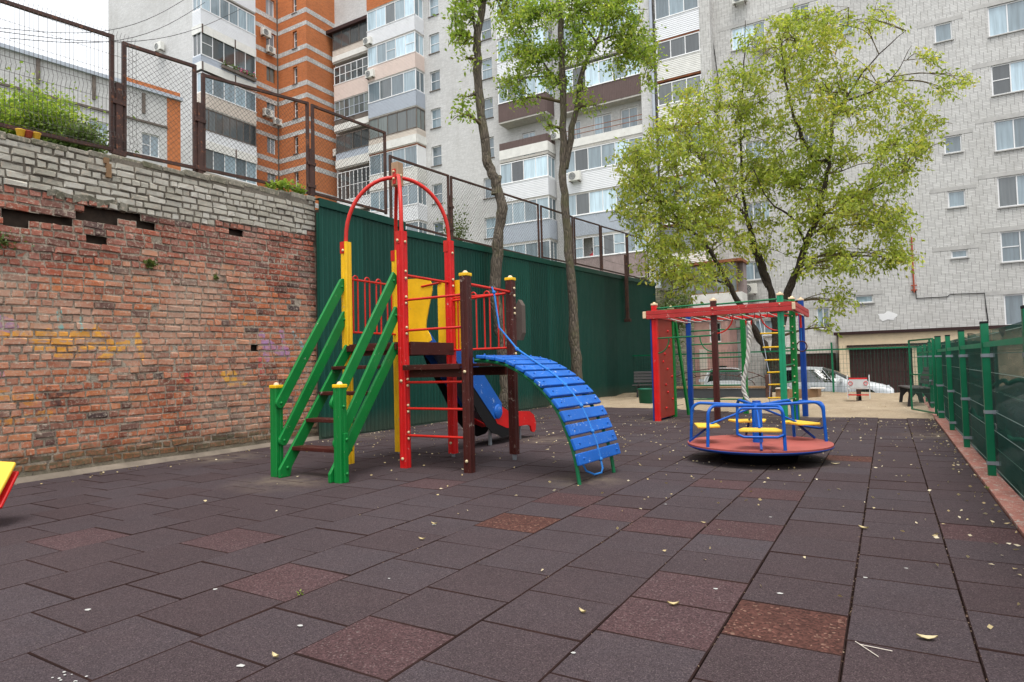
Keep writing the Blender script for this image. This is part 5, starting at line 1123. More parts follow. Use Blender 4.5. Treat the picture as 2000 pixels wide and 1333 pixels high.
# flower box on the grey balcony
FB = empty('flower_box', (-40, 29.5, 23), 'row of flower pots with pink blooms on the white tower balcony', 'flower box')
FE.box(MB(), 28.2, 31.0, 23.1, 23.3, bd+0.05, bd+0.25).build('trough', 'old_frame', FB)
for mm, cnt, nm in (('leaf_shrub', 260, 'foliage'), ('flower_pink', 60, 'blossom')):
    g = MB()
    for i in range(cnt):
        u = random.choice((28.5, 29.3, 29.9, 30.4, 30.8) if mm != 'flower_pink' else (29.8, 30.1, 30.7))+random.gauss(0, 0.16); c = FE.p(u, 23.35+abs(random.gauss(0, 0.16)), bd+0.15+random.gauss(0, 0.08)); s_ = 0.06
        a = Vector((random.gauss(0,1), random.gauss(0,1), random.gauss(0,1))).normalized()*s_; b = a.cross(Vector((random.gauss(0,1), random.gauss(0,1), random.gauss(0,1)))).normalized()*s_
        g.add([c-a, c+b, c+a, c-b], [(0,1,2,3)])
    g.build(nm, mm, FB)
# person leaning at an open balcony window
P = on_y(1157, 500, 36.28)
PS = bpy.data.meshes.new('person'); vs = [(0,0,0),(0,-0.02,0.25),(0,-0.08,0.45),(0,-0.14,0.56),(0,-0.17,0.72),(-0.2,-0.08,0.46),(-0.26,-0.12,0.2),(-0.1,-0.2,0.08),(0.2,-0.08,0.46),(0.26,-0.12,0.2),(0.1,-0.2,0.08)]
PS.from_pydata([(P.x+x, 36.62+y, P.z-0.32+z) for x, y, z in vs], [(0,1),(1,2),(2,3),(3,4),(2,5),(5,6),(6,7),(2,8),(8,9),(9,10)], []); PS.materials.append(MAT['cloth_red'])
po = bpy.data.objects.new('person', PS); COL.objects.link(po); sk = po.modifiers.new('skin', 'SKIN')
for i, r in enumerate((0.17, 0.18, 0.15, 0.06, 0.11, 0.07, 0.055, 0.04, 0.07, 0.055, 0.04)): PS.skin_vertices[0].data[i].radius = (r, r*0.8)
po.modifiers.new('sub', 'SUBSURF').render_levels = 2
tag(po, 'person in a red top leaning at the glazed balcony window right of second trunk', 'person')
hr = MB().lathe([(0.0, 0.13), (0.08, 0.11), (0.125, 0.03), (0.12, -0.05), (0.1, -0.1)], (P.x, 36.46, P.z-0.32+0.74), 14).build('hair', 'black_plastic', po)
# overhead cables in front of the white tower
for i, (p0, p1, lab) in enumerate((((0, 55), (378, -12), 'topmost thin overhead cable crossing the sky at upper left'), ((20, 75), (400, 5), 'second thin overhead cable at upper left'), ((0, 62), (470, 18), 'lowest sagging overhead cable in front of the white tower'))):
    a = at_depth(*p0, 24-i); b = at_depth(*p1, 40); mb = MB(); n = 14
    mb.tube([a.lerp(b, t/n)-Vector((0, 0, 1.1*math.sin(math.pi*t/n))) for t in range(n+1)], 0.014, 5); tag(mb.build('overhead_cable', 'black_plastic'), lab, 'cable')
leaf_mat('debris', [(0.0, (0.1, 0.06, 0.04)), (0.7, (0.2, 0.13, 0.08)), (1.0, (0.45, 0.36, 0.24))], 0.05)
# ================================================================ trees
def leaf_cloud(name, mat, parent, pos, dirs, ln, wd):
    pos = np.asarray(pos, float); dirs = np.asarray(dirs, float); n = len(pos)
    dirs /= np.linalg.norm(dirs, axis=1, keepdims=True)+1e-9
    rv = rng.normal(size=(n, 3)); side = np.cross(dirs, rv); side /= np.linalg.norm(side, axis=1, keepdims=True)+1e-9
    nr = np.cross(dirs, side); l = ln*rng.uniform(0.6, 1.25, (n, 1)); w_ = wd*rng.uniform(0.7, 1.2, (n, 1))
    v = np.empty((n, 4, 3)); v[:, 0] = pos; v[:, 1] = pos+dirs*l*0.45+side*w_+nr*l*0.06; v[:, 2] = pos+dirs*l-nr*l*0.12; v[:, 3] = pos+dirs*l*0.45-side*w_+nr*l*0.06
    me = bpy.data.meshes.new(name); me.vertices.add(n*4); me.vertices.foreach_set('co', v.reshape(-1).astype(np.float32))
    me.loops.add(n*4); me.loops.foreach_set('vertex_index', np.arange(n*4, dtype=np.int32)); me.polygons.add(n)
    me.polygons.foreach_set('loop_start', np.arange(0, n*4, 4, dtype=np.int32)); me.polygons.foreach_set('loop_total', np.full(n, 4, dtype=np.int32))
    me.materials.append(MAT[mat]); me.update(calc_edges=True); me.validate()
    o = bpy.data.objects.new(name, me); COL.objects.link(o)
    if parent: attach(o, parent)
    return o
def smooth(pts, k=4):
    pts = [Vector(p) for p in pts]; n = len(pts)-1; out_ = []
    for i in range(n):
        P = [pts[max(0, min(n, i+q))] for q in (-1, 0, 1, 2)]
        for j in range(k):
            f = j/k; out_.append(0.5*((2*P[1])+(P[2]-P[0])*f+(2*P[0]-5*P[1]+4*P[2]-P[3])*f*f+(3*P[1]-P[0]-3*P[2]+P[3])*f**3))
    out_.append(pts[-1]); return out_
def grow_tree(name, base, label, limbs, blobs, t0, bark, leafm, group, lsize=(0.13, 0.02), spread=1.3, droop=0.55, per=15, twl=0.55, nf=1.0):
    root = empty(name, base, label, 'tree', group)
    tr = MB(); skel = []
    for pts, r0, r1 in limbs:
        ps = smooth(pts); n = len(ps)
        for p in ps[1:-1]: p += Vector((random.gauss(0, 0.02), random.gauss(0, 0.02), 0))
        rs = [(r0+(r1-r0)*(i/(n-1))**0.8)*(1+random.gauss(0, 0.05)) for i in range(n)]; tr.tube(ps, rs, 9); skel += [(p, r) for p, r in zip(ps, rs)]
    tr.build('trunk', bark, root)
    br = MB(); lp, ld = [], []
    for (px, py, rx, ry, n, dt) in blobs:
        c = at_depth(px, py, t0+dt)
        s0 = min((q for q in skel), key=lambda q: (q[0]-c).length + max(0, q[0].z-c.z)*1.2)
        mid = s0[0].lerp(c, 0.5)+Vector((random.gauss(0, 0.15), random.gauss(0, 0.15), 0.07*(c-s0[0]).length))
        limb = smooth([s0[0], mid, c], 5); r0 = min(s0[1]*0.6, 0.05); br.tube(limb, [r0*(1-i/len(limb))+0.008 for i in range(len(limb))], 5)
        loc = [p for p in limb[2:]]
        for k in range(max(3, n//11)):                               # side limbs spread the blob out
            a, b = random.gauss(0, 0.5), random.gauss(0, 0.5); t = at_depth(px+a*rx, py+b*ry, t0+dt+random.gauss(0, spread*0.8)); s1 = random.choice(limb[1:])
            sl2 = smooth([s1, s1.lerp(t, 0.5)+Vector((0, 0, 0.1*(t-s1).length)), t], 4); br.tube(sl2, [0.016*(1-i/len(sl2))+0.004 for i in range(len(sl2))], 4, 0, False); loc += sl2[1:]
        for k in range(int(n*nf)):
            while True:
                a, b = random.uniform(-1, 1), random.uniform(-1, 1)
                if a*a+b*b < 1: break
            t = at_depth(px+a*rx, py+b*ry, t0+dt+random.gauss(0, spread))
            s1 = min(loc, key=lambda q: (q-t).length); L = (t-s1).length
            if L > 1.3: t = s1+(t-s1)*(1.3/L)*random.uniform(0.8, 1.2); L = 1.3
            m_ = s1.lerp(t, 0.55)+Vector((0, 0, 0.12*L)); tw = smooth([s1, m_, t+Vector((0, 0, -0.12*L*droop))], 3)
            br.tube(tw, [0.0065*(1-i/len(tw))+0.0028 for i in range(len(tw))], 3, 0, False)
            dv = (tw[-1]-tw[-3]).normalized()
            for q in range(per):
                f = random.random()**0.9; p = tw[-1]-dv*(f*twl)+Vector((random.gauss(0, 0.12), random.gauss(0, 0.12), random.gauss(0, 0.09)-0.06*droop)); lp.append(p)
                ld.append(dv*0.35+Vector((random.gauss(0, 0.7), random.gauss(0, 0.7), random.gauss(-droop*0.8, 0.5))))
    br.build('branches', 'twig', root, kind='stuff')
    leaf_cloud('crown', leafm, root, lp, ld, *lsize)['kind'] = 'stuff'
    return root
def PX(L, t): return [at_depth(x, y, t+d) for x, y, d in L]
# big tree behind the climbing frame
bt = 23.9
B_ = [(1511, 774, 0), (1513, 735, 0), (1512, 702, 0)]
limbs = [(PX(B_, bt), 0.34, 0.25),
         (PX([(1505, 705, 0), (1490, 672, 0), (1468, 634, -0.2), (1447, 598, -0.4), (1425, 560, -0.6), (1398, 510, -0.9), (1372, 470, -1.2), (1335, 440, -1.4), (1295, 395, -1.6)], bt), 0.17, 0.03),
         (PX([(1514, 706, 0), (1516, 650, 0.1), (1510, 600, 0.2), (1503, 560, 0.3), (1490, 520, 0.3), (1472, 470, 0.2), (1455, 420, 0.0), (1412, 382, -0.3), (1380, 330, -0.5)], bt), 0.2, 0.025),
         (PX([(1518, 690, 0), (1528, 620, 0), (1538, 570, -0.2), (1560, 520, -0.5), (1574, 478, -0.6), (1592, 430, -0.7), (1610, 371, -0.8), (1619, 307, -0.8), (1625, 240, -0.8), (1647, 199, -0.9), (1700, 124, -1.0), (1770, 60, -1.0)], bt), 0.2, 0.012),
         (PX([(1618, 312, -0.8), (1592, 312, -0.6), (1561, 255, -0.4), (1542, 195, -0.2), (1530, 120, 0), (1522, 60, 0.1)], bt), 0.09, 0.02),
         (PX([(1500, 560, 0.3), (1478, 505, 0.8), (1462, 440, 1.0), (1450, 360, 1.1), (1447, 250, 1.1), (1453, 120, 1.1), (1456, 40, 1.1)], bt), 0.1, 0.012),
         (PX([(1592, 430, -0.7), (1640, 400, -0.9), (1700, 370, -1.1), (1760, 340, -1.2)], bt), 0.06, 0.015), (PX([(1647, 199, -0.9), (1700, 180, -1), (1745, 150, -1.1), (1780, 90, -1.1)], bt), 0.045, 0.008),
         (PX([(1425, 560, -0.6), (1385, 545, -1.0), (1340, 560, -1.4), (1300, 570, -1.6)], bt), 0.05, 0.012), (PX([(1574, 478, -0.6), (1545, 425, -0.9), (1505, 395, -1.1), (1470, 330, -1.2)], bt), 0.06, 0.015)]
blobs = [(1560,80,100,70,95,0),(1500,130,55,75,55,0.3),(1650,50,75,45,36,-0.5),(1735,40,60,45,16,-0.8),(1600,170,90,65,95,-0.3),(1410,205,80,80,75,0.2),(1330,255,75,95,75,-0.8),(1268,330,70,75,80,-1.2),(1230,310,45,55,36,-1.5),
         (1455,265,85,85,95,0.3),(1550,270,95,85,105,0),(1655,225,100,80,95,-0.6),(1715,160,70,50,34,-0.9),(1780,215,65,50,34,-1.0),(1850,175,45,35,14,-1.1),(1835,245,45,35,14,-1.1),(1330,365,110,75,130,-1.2),(1445,375,95,75,115,0),(1560,370,85,65,95,-0.4),(1655,330,100,70,105,-0.8),
         (1750,275,70,50,46,-1.0),(1735,335,70,50,50,-1.1),(1315,445,100,55,105,-1.4),(1415,465,75,55,75,-0.4),(1655,425,105,65,110,-0.8),(1735,445,60,55,50,-1.1),(1700,500,95,40,75,-1.0),(1615,525,75,40,55,-0.6),(1300,520,65,40,52,-1.5),(1345,555,55,30,36,-1.4),(1640,590,40,40,24,-0.8),(1775,505,40,25,16,-1.2),(1395,530,55,35,36,-1.0),(1500,480,50,50,32,1.2),(1620,640,30,18,8,-0.8),(1490,200,60,60,40,1.0),(1340,200,50,40,22,-0.6),(1880,150,34,18,9,-1.1),(1830,120,30,25,10,-1.1),(1800,290,50,35,22,-1.1),(1470,80,40,40,14,0.9),(1290,280,60,60,50,-1.0),(1370,300,70,70,70,-0.5),(1500,330,70,60,70,0.2),(1600,100,80,60,60,-0.2),(1250,400,60,50,50,-1.5),(1370,410,70,60,60,-0.8),(1600,450,80,60,60,-0.6),(1240,370,45,40,30,-1.5),(1440,150,50,50,34,0.3),(1580,30,60,35,40,0),(1690,400,70,50,55,-1.0),(1290,480,60,40,46,-1.5)]
grow_tree('leafy_tree', on_z(1511, 774, 0), 'large spreading yellow-green tree rising behind the climbing frame', limbs, blobs, bt, 'bark_dark', 'leaf_willow', None, (0.185, 0.04), 1.2, 0.65, 21, 0.7, 0.6)
# two tall bare-stemmed trees in front of the green sheets
d1 = on_x(990, 806, -8.55); t1 = d1.dot(FW)
limbs = [([on_x(992, 812, -8.55)]+PX([(986, 740, 0), (980, 660, 0), (968, 600, 0), (967, 545, 0), (972, 480, 0), (978, 420, 0), (972, 372, 0), (958, 330, 0), (948, 290, 0), (938, 200, 0), (933, 120, 0), (931, 75, 0), (942, 20, 0.1), (952, -40, 0.2), (955, -110, 0.2)], t1), 0.18, 0.085),
         (PX([(968, 380, 0), (977, 345, 0.05)], t1), 0.13, 0.05), (PX([(933, 110, 0), (928, 62, -0.1), (922, 20, -0.2), (905, -30, -0.4)], t1), 0.05, 0.02), (PX([(938, 190, 0), (925, 182, -0.1)], t1), 0.06, 0.04)]
blobs = [(905,30,30,35,30,-0.2),(900,70,22,25,16,-0.2),(925,-10,40,20,22,0),(990,5,45,30,26,0.4),(905,190,20,15,4,-0.1),(900,225,24,18,7,-0.2),(915,115,16,20,4,-0.1),(960,-20,40,20,20,0.2)]
grow_tree('slender_tree', d1, 'left of two bare trunks, bent stem with a pruned stub at mid height', limbs, blobs, t1, 'bark', 'leaf_bright', 'bare trunks before the green fence', (0.13, 0.034), 0.35, 0.4, 16, 0.4)
d2 = on_x(1128, 786, -8.4); t2 = d2.dot(FW)
limbs = [([on_x(1129, 790, -8.4)]+PX([(1126, 720, 0), (1120, 640, 0), (1115, 540, 0), (1108, 450, 0), (1102, 380, 0), (1099, 300, 0), (1100, 200, 0), (1097, 110, 0), (1094, 40, 0), (1090, -40, 0)], t2), 0.185, 0.08),
         (PX([(1104, 330, 0), (1118, 250, 0), (1130, 190, 0), (1138, 140, 0), (1163, 88, -0.1), (1180, 40, -0.2), (1188, -20, -0.2)], t2), 0.11, 0.04), (PX([(1165, 85, -0.1), (1205, 70, -0.2), (1240, 95, -0.3), (1275, 135, -0.4)], t2), 0.04, 0.012), (PX([(1097, 170, 0), (1060, 120, 0.2), (1020, 60, 0.3), (980, 20, 0.3)], t2), 0.04, 0.012), (PX([(1165, 85, -0.1), (1135, 40, -0.1), (1110, 15, 0)], t2), 0.04, 0.02)]
blobs = [(1010,50,50,40,45,0.2),(1060,20,55,35,55,0.1),(1130,20,60,35,60,0),(1020,110,45,40,45,0.3),(1000,165,35,25,22,0.3),(1060,110,40,50,45,0.2),(1130,90,45,45,50,-0.1),(1195,40,55,45,60,-0.2),(1245,70,40,40,42,-0.3),(1260,120,35,35,26,-0.4),(1210,110,40,35,32,-0.2),(1080,160,35,25,20,0),(1130,170,25,20,8,0),(1020,195,25,15,8,0.2),(1190,-10,80,20,40,0),(1270,165,14,14,5,-0.4),(1075,250,14,12,4,0),(1150,210,30,16,8,0)]
grow_tree('slender_tree', d2, 'right of two bare trunks, forked mossy stem with bright green crown', limbs, blobs, t2, 'bark', 'leaf_bright', 'bare trunks before the green fence', (0.14, 0.034), 0.6, 0.45, 20, 0.5)
# shrubs on the terrace and weeds on walls
def shrub(name, c, rx, ry, rz, n, label, lm='leaf_shrub', sz=(0.11, 0.03), cat='shrub', stems=6, grp=None):
    root = empty(name, c, label, cat, grp); lp, ld = [], []; st = MB(); c = Vector(c)
    tips = []
    for i in range(stems):
        a = random.uniform(0, 6.28); t = c+Vector((rx*0.7*math.cos(a), ry*0.7*math.sin(a), rz*random.uniform(0.9, 1.7))); st.tube([c, c.lerp(t, 0.5)+Vector((0, 0, rz*0.15)), t], [0.018*min(1, rz), 0.012*min(1, rz), 0.004], 5); tips.append(t)
    for i in range(n):
        v = Vector((random.gauss(0, 0.45), random.gauss(0, 0.45), random.gauss(0, 0.45)))
        lp.append(c+Vector((v.x*rx, v.y*ry, rz+v.z*rz)) if i % 2 else random.choice(tips).lerp(c, random.random()*0.6)+Vector((random.gauss(0, rx*0.18), random.gauss(0, ry*0.18), random.gauss(0, rz*0.15))))
        ld.append((random.gauss(0, 1), random.gauss(0, 1), random.gauss(0.1, 0.7)))
    st.build('stems', 'bark_dark', root); leaf_cloud('foliage', lm, root, lp, ld, *sz); return root
c = at_depth(45, 226, 15); shrub('terrace_shrub', (c.x, c.y, c.z-0.75), 1.5, 1.2, 0.62, 9500, 'broad green bush behind the welded mesh at far left', 'leaf_bright', (0.1, 0.03), stems=22)
c = at_depth(140, 262, 15); shrub('terrace_shrub', (c.x, c.y, c.z-0.6), 0.9, 0.8, 0.42, 4200, 'lower green bush right of the broad one behind welded mesh', 'leaf_shrub', (0.09, 0.03), stems=14)
c = on_x(888, 478, -10.5); shrub('terrace_shrub', (c.x, c.y, 4.4), 0.45, 0.4, 0.75, 700, 'small grey-green bush above the green sheets right of red arches', 'leaf_shrub', (0.1, 0.022), stems=8)
for (px, py, r, n, lab) in ((553, 368, 0.16, 130, 'leafy weed growing on the wall top near green sheets'), (585, 372, 0.12, 80, 'small weed on wall top closest to the green sheets'), (531, 362, 0.1, 60, 'tiny weed on wall top left of two others')):
    P = on_x(px, py, WX-0.1); shrub('wall_weed', (P.x, P.y, wtop(P.y)), r, r, r*0.8, n, lab, 'leaf_bright', (0.08, 0.03), 'weed', 4, 'weeds on the wall')
for (px, py, r, n, lab) in ((293, 520, 0.12, 120, 'green weed hanging from the upper red bricks'), (421, 541, 0.06, 40, 'tiny weed in the brick wall right of another'), (5, 480, 0.22, 220, 'drooping fern-like weed on the wall at left picture edge')):
    P = on_x(px, py, WX+0.02); shrub('wall_weed', (P.x, P.y, P.z-0.03), r*0.5, r, r*0.5, n, lab, 'leaf_shrub', (0.06, 0.014), 'weed', 4, 'weeds on the wall')
for (px, py, lab) in ((587, 1163, 'tiny green sprout in a tile joint'), (1928, 955, 'grass tuft at the red kerb')):
    P = on_z(px, py); shrub('sprout', (P.x, P.y, 0.0), 0.016, 0.016, 0.012, 16, lab, 'leaf_bright', (0.018, 0.004), 'weed', 3)
P = on_x(1345, 590, -8.2); shrub('climbing_vine', (-8.5, 29.5, 2.2), 0.7, 1.6, 1.4, 2600, 'dark green creeper hanging over the mossy brick wall end', 'leaf_shrub', (0.13, 0.04), 'creeper', 8)

# ================================================================ cars
def car(name, label, M, paintm, group=None, plate=None, L=4.4, Hs=1.0):
    M = Matrix(M); root = empty(name, M.to_translation(), label, 'car', group); k = L/4.4
    ST = [(0.0,.70,.42,.80,.58,.86),(0.1,.82,.32,.92,.66,1.1),(0.3,.86,.28,.96,.64,1.36),(0.8,.88,.25,.96,.62,1.47),(1.4,.89,.24,.95,.62,1.5),(2.1,.89,.24,.93,.60,1.46),(2.55,.89,.24,.92,.60,1.3),(3.1,.88,.25,.92,.70,.97),(3.6,.87,.26,.86,.68,.9),(4.05,.82,.28,.76,.62,.79),(4.3,.74,.3,.66,.55,.69),(4.4,.6,.38,.56,.45,.6)]
    mb = MB(); rings = []
    for (x, wb, zl, zb, wr, zr) in ST:
        zb *= Hs; zr *= Hs; half = [(wb*0.92, zl), (wb, (zl*0.6+zb*0.4)), (wb*0.99, zb-0.1), (wb*0.965, zb), (wr+0.03, zr-0.07), (wr*0.9, zr-0.005), (wr*0.45, zr+0.025)]
        rings.append([Vector((x*k, y, z)) for y, z in half]+[Vector((x*k, 0, zr+0.03))]+[Vector((x*k, -y, z)) for y, z in reversed(half)])
    n = len(rings[0]); vs = [M @ v for r in rings for v in r]; fs = []; mi = []
    for i in range(len(rings)-1):
        for j in range(n-1):
            g = 0
            if 1 <= i <= 5 and j in (3, n-2-3): g = 1 if ST[i][5] > 1.05 or ST[i+1][5] > 1.05 else 0
            if i in (5, 6) and 4 <= j <= n-6: g = 1
            if i in (0, 1) and 4 <= j <= n-6: g = 1
            fs.append((i*n+j, i*n+j+1, (i+1)*n+j+1, (i+1)*n+j)); mi.append(g)
        fs.append((i*n+n-1, i*n, (i+1)*n, (i+1)*n+n-1)); mi.append(0)
    fs += [tuple(range(n)), tuple(reversed(range((len(rings)-1)*n, len(rings)*n)))]; mi += [0, 0]
    body = MB(); glassm = MB()
    body.add(vs, [f for f, g in zip(fs, mi) if g == 0], 0, True); glassm.add(vs, [f for f, g in zip(fs, mi) if g == 1], 0, True)
    bo = body.build('body', paintm, root); glassm.build('windows', 'car_glass', root)
    T_ = lambda x, y, z: M @ Vector((x*k, y, z*Hs if z > 0.7 else z))
    for s in (-1, 1):
        for xp in (1.55, 2.45): MB().beam(T_(xp, s*0.87, 0.95), T_(xp-(0.0 if xp < 2 else 0.35), s*0.665, 1.41), 0.07, 0.02, (M.to_3x3() @ Vector((1,0,0)))).build('pillar', paintm, bo)
        for xw in (0.82, 3.5):
            c = T_(xw, s*0.8, 0.32); ax = M.to_3x3() @ Vector((0, s, 0)); fx = M.to_3x3() @ Vector((1,0,0))
            def ring(r, off): return [c+ax*off+(fx*math.cos(2*math.pi*i/20)+Vector((0,0,1))*math.sin(2*math.pi*i/20))*r for i in range(20)]
            w_ = MB(); prof = [(0.19,0.085),(0.3,0.09),(0.32,0.06),(0.32,-0.1)]; vv = [p for r, o in prof for p in ring(r, o)]
            w_.add(vv, [(a*20+i, a*20+(i+1)%20, (a+1)*20+(i+1)%20, (a+1)*20+i) for a in range(3) for i in range(20)], 0, True); ty = w_.build('wheel', 'tyre', root)
            rm = MB(); rr = ring(0.2, 0.08); rm.add([c+ax*0.1]+rr, [(0, 1+i, 1+(i+1) % 20) for i in range(20)]); rm.build('rim', 'rim', ty)
            am = MB(); rr = ring(0.39, 0.098); am.add([c+ax*0.096]+rr, [(0, 1+i, 1+(i+1) % 20) for i in range(20)]); am.build('wheel_arch', 'black_plastic', bo)
            w2 = MB(); rr = ring(0.32, 0.101); r3 = ring(0.2, 0.105); w2.add(rr+r3, [(i, (i+1)%20, 20+(i+1)%20, 20+i) for i in range(20)]); w2.build('tyre_wall', 'tyre', ty); w3 = MB(); w3.add([c+ax*0.115]+r3, [(0, 1+i, 1+(i+1)%20) for i in range(20)]); w3.build('hub_cap', 'rim', ty)
        MB().prism([(0,0),(0.35,0.08),(0.3,0.16),(0.05,0.12)], T_(3.95, s*0.78, 0.6), M.to_3x3() @ Vector((1,-s*0.35,0)), (0,0,1), (M.to_3x3() @ Vector((0,s*0.05,0)))).build('headlight', 'headlight', bo)
        MB().box(-0.07, 0.05, -0.1, 0.1, -0.06, 0.06).build('mirror', paintm, bo).matrix_basis = Matrix.Translation(T_(2.75, s*0.98, 1.0)) @ M.to_3x3().to_4x4()
        MB().beam(T_(1.75, s*0.885, 0.82), T_(1.93, s*0.885, 0.82), 0.02, 0.025).build('door_handle', paintm, bo)
    f = M.to_3x3() @ Vector((0,1,0)); MB().beam(T_(4.41, -0.35, 0.42), T_(4.41, 0.35, 0.42), 0.03, 0.16).build('grille', 'black_plastic', bo)
    if plate:
        cu = bpy.data.curves.new('plate_text', 'FONT'); cu.body = plate; cu.size = 0.1; cu.align_x = 'CENTER'; cu.align_y = 'CENTER'; cu.extrude = 0.001
        po_ = MB().beam(T_(4.44, -0.26, 0.5), T_(4.44, 0.26, 0.5), 0.012, 0.11).build('number_plate', 'white_pvc', bo)
        tmp = bpy.data.objects.new('plate_text', cu); COL.objects.link(tmp); bpy.context.view_layer.update()
        me = bpy.data.meshes.new_from_object(tmp.evaluated_get(bpy.context.evaluated_depsgraph_get())); bpy.data.objects.remove(tmp); me.materials.clear(); me.materials.append(MAT['black_plastic'])
        to = bpy.data.objects.new('plate_text', me); COL.objects.link(to)
        X_ = M.to_3x3() @ Vector((0,1,0)); Z_ = M.to_3x3() @ Vector((1,0,0)); mm = Matrix.Identity(4)
        for i in range(3): mm[i][0] = X_[i]; mm[i][1] = (0,0,1)[i]; mm[i][2] = Z_[i]; mm[i][3] = T_(4.449, 0, 0.5)[i]
        to.matrix_basis = mm; attach(to, root)
    return root
car('parked_car', 'white parked hatchback side-on in front of brown garage doors', Matrix.Translation((-4.25, 27.3, -0.57)), 'car_white', 'cars parked in the yard')
car('parked_car', 'white parked car seen nose-on through the wall bars', Matrix.Translation((-6.6, 30.8, -0.57)) @ Matrix.Rotation(math.radians(-78), 4, 'Z'), 'car_white', 'cars parked in the yard')
R180 = Matrix.Rotation(math.radians(180), 4, 'Z')
car('parked_car', 'grey car nose-in behind the shade netting, number plate showing at right edge', Matrix.Translation((5.72, 9.75, -0.14)) @ R180, 'car_grey', 'cars parked in the yard', 'O 058 AM', 4.6, 1.12)
car('parked_car', 'dark car nose-in behind the netting, second from the right edge', Matrix.Translation((5.75, 12.5, -0.17)) @ R180, 'car_dark', 'cars parked in the yard', None, 4.5, 1.15)

# ================================================================ green fences
RF = empty('netting_fence', (0.87, 12, 0), 'green post and wire fence with dark shade netting along the right side', 'fence')
PY = [3.35, 5.75, 8.14, 10.53, 12.8, 15.22, 15.72, 18.2, 20.6, 23.0, 24.92]
def fpost(parent, x, y, h=1.57, w_=0.031, clamps=True):
    p = MB().box(x-w_, x+w_, y-w_, y+w_, -0.02, h).build('post', 'fence_green', parent, 0.005)
    MB().box(x-w_-0.002, x+w_+0.002, y-w_-0.002, y+w_+0.002, h-0.002, h+0.022).build('post_cap', 'black_plastic', p, 0.004)
    if clamps:
        for z in (1.24, 0.66, 0.14): MB().box(x-w_-0.005, x+w_+0.005, y-w_-0.005, y+w_+0.005, z-0.018, z+0.018).box(x+w_, x+w_+0.04, y-0.05, y-0.03, z-0.02, z+0.02).build('clamp', 'galv', p)
for i, y in enumerate(PY): fpost(RF, 0.87, y, 1.57 if i != 5 else 1.62, 0.034 if i not in (5, 6) else 0.05)
for a, b in zip(PY, PY[1:]):
    if b-a < 1: continue
    MB().beam((0.855, a+0.03, 1.345), (0.855, b-0.03, 1.35), 0.012, 0.05).build('rail', 'green_teal', RF)
    mb = MB(); hw_ = MB(); x = 0.925
    for z in (0.06, 0.26, 0.46, 0.66, 0.86, 1.06, 1.26, 1.46): 
        v = 0.022 if z in (0.26, 0.86, 1.26) else 0
        hw_.wire((x+v, a, z), (x+v, b, z), 0.0042); mb.wire((x, a, z+0.02), (x, b, z+0.02), 0.0025) if v else None
    n = int((b-a)/0.05)
    for k_ in range(n):
        y = a+k_*0.05; mb.wire((x, y, 0.04), (x, y, 1.5), 0.0019)
    mb.build('mesh_panel', 'wire_green', RF, kind='stuff'); hw_.build('mesh_wire', 'wire_pale', RF, kind='stuff')
nt_ = MB(); ys = lin(2.6, 15.6, 130); zs = lin(0.0, 1.5, 14)
vs = [(0.975+0.025*math.sin(y*2.6+z*3)+0.02*math.sin(y*5.3-z*6)+0.03*(z > 1.4)*math.sin(y*4), y, z*(1+0.012*math.sin(y*3.1))+0.03*math.sin(y*1.3)*(z > 1.3)) for y in ys for z in zs]; nz = len(zs)
nt_.add(vs, [(i*nz+k_, (i+1)*nz+k_, (i+1)*nz+k_+1, i*nz+k_+1) for i in range(len(ys)-1) for k_ in range(nz-1)], 0, True)
nt_.build('shade_netting', 'netting', RF)
nt_ = MB()
for z0 in (0.42, 0.95):                                              # sagging folded hems of the netting
    pts = [(1.0+0.02*math.sin(y*4), y, z0+0.05*math.sin(y*1.9)+0.03*math.sin(y*4.7)) for y in lin(3, 15.3, 120)]; nt_.tube(pts, 0.022, 5)
nt_.build('netting_fold', 'bin_green', RF)
# open gate leaf
GT = empty('mesh_gate', (0.8, 15.5, 0), 'narrow green mesh gate standing open beside the right bench', 'gate')
ga, gb = Vector((0.8, 15.55, 0)), Vector((0.42, 16.75, 0)); gz0, gz1 = 0.08, 1.6
for a, b in ((ga, gb),):
    for p in (ga, gb): MB().beam(p+Vector((0,0,gz0)), p+Vector((0,0,gz1)), 0.04, 0.04, (0,1,0)).build('gate_stile', 'fence_green', GT)
    for z in (gz0, 0.85, gz1): MB().beam(ga+Vector((0,0,z)), gb+Vector((0,0,z)), 0.03, 0.03).build('gate_rail', 'fence_green', GT)
    mb = MB()
    for i in range(25): p = ga.lerp(gb, i/24); mb.wire(p+Vector((0,0,gz0)), p+Vector((0,0,gz1)), 0.003)
    for i in range(9): mb.wire(ga+Vector((0,0,gz0+0.19*i)), gb+Vector((0,0,gz0+0.19*i)), 0.003)
    mb.build('mesh_panel', 'wire_green', GT)
# fence across the far end
BF = empty('mesh_fence', (-3, 24.95, 0), 'thin green welded mesh fence across the far end of the sand', 'fence')
zr = on_y(1630, 683, 24.95).z
for x in (-7.45, -4.56, -1.68, 1.2): MB().box(x-0.03, x+0.03, 24.92, 24.98, -0.05, zr+0.25 if x > -2 else zr+0.1).build('post', 'fence_green', BF)
MB().beam((-9, 24.95, zr), (1.2, 24.95, zr), 0.04, 0.05).build('top_rail', 'fence_green', BF)
mb = MB(); x = -9
while x < 1.2: mb.wire((x, 24.95, 0), (x, 24.95, zr+0.12), 0.0045); x += 0.105
z = 0.1
while z < zr+0.1: mb.wire((-9, 24.952, z), (1.2, 24.952, z), 0.004); z += 0.16
mb.build('mesh_panel', 'wire_green', BF)

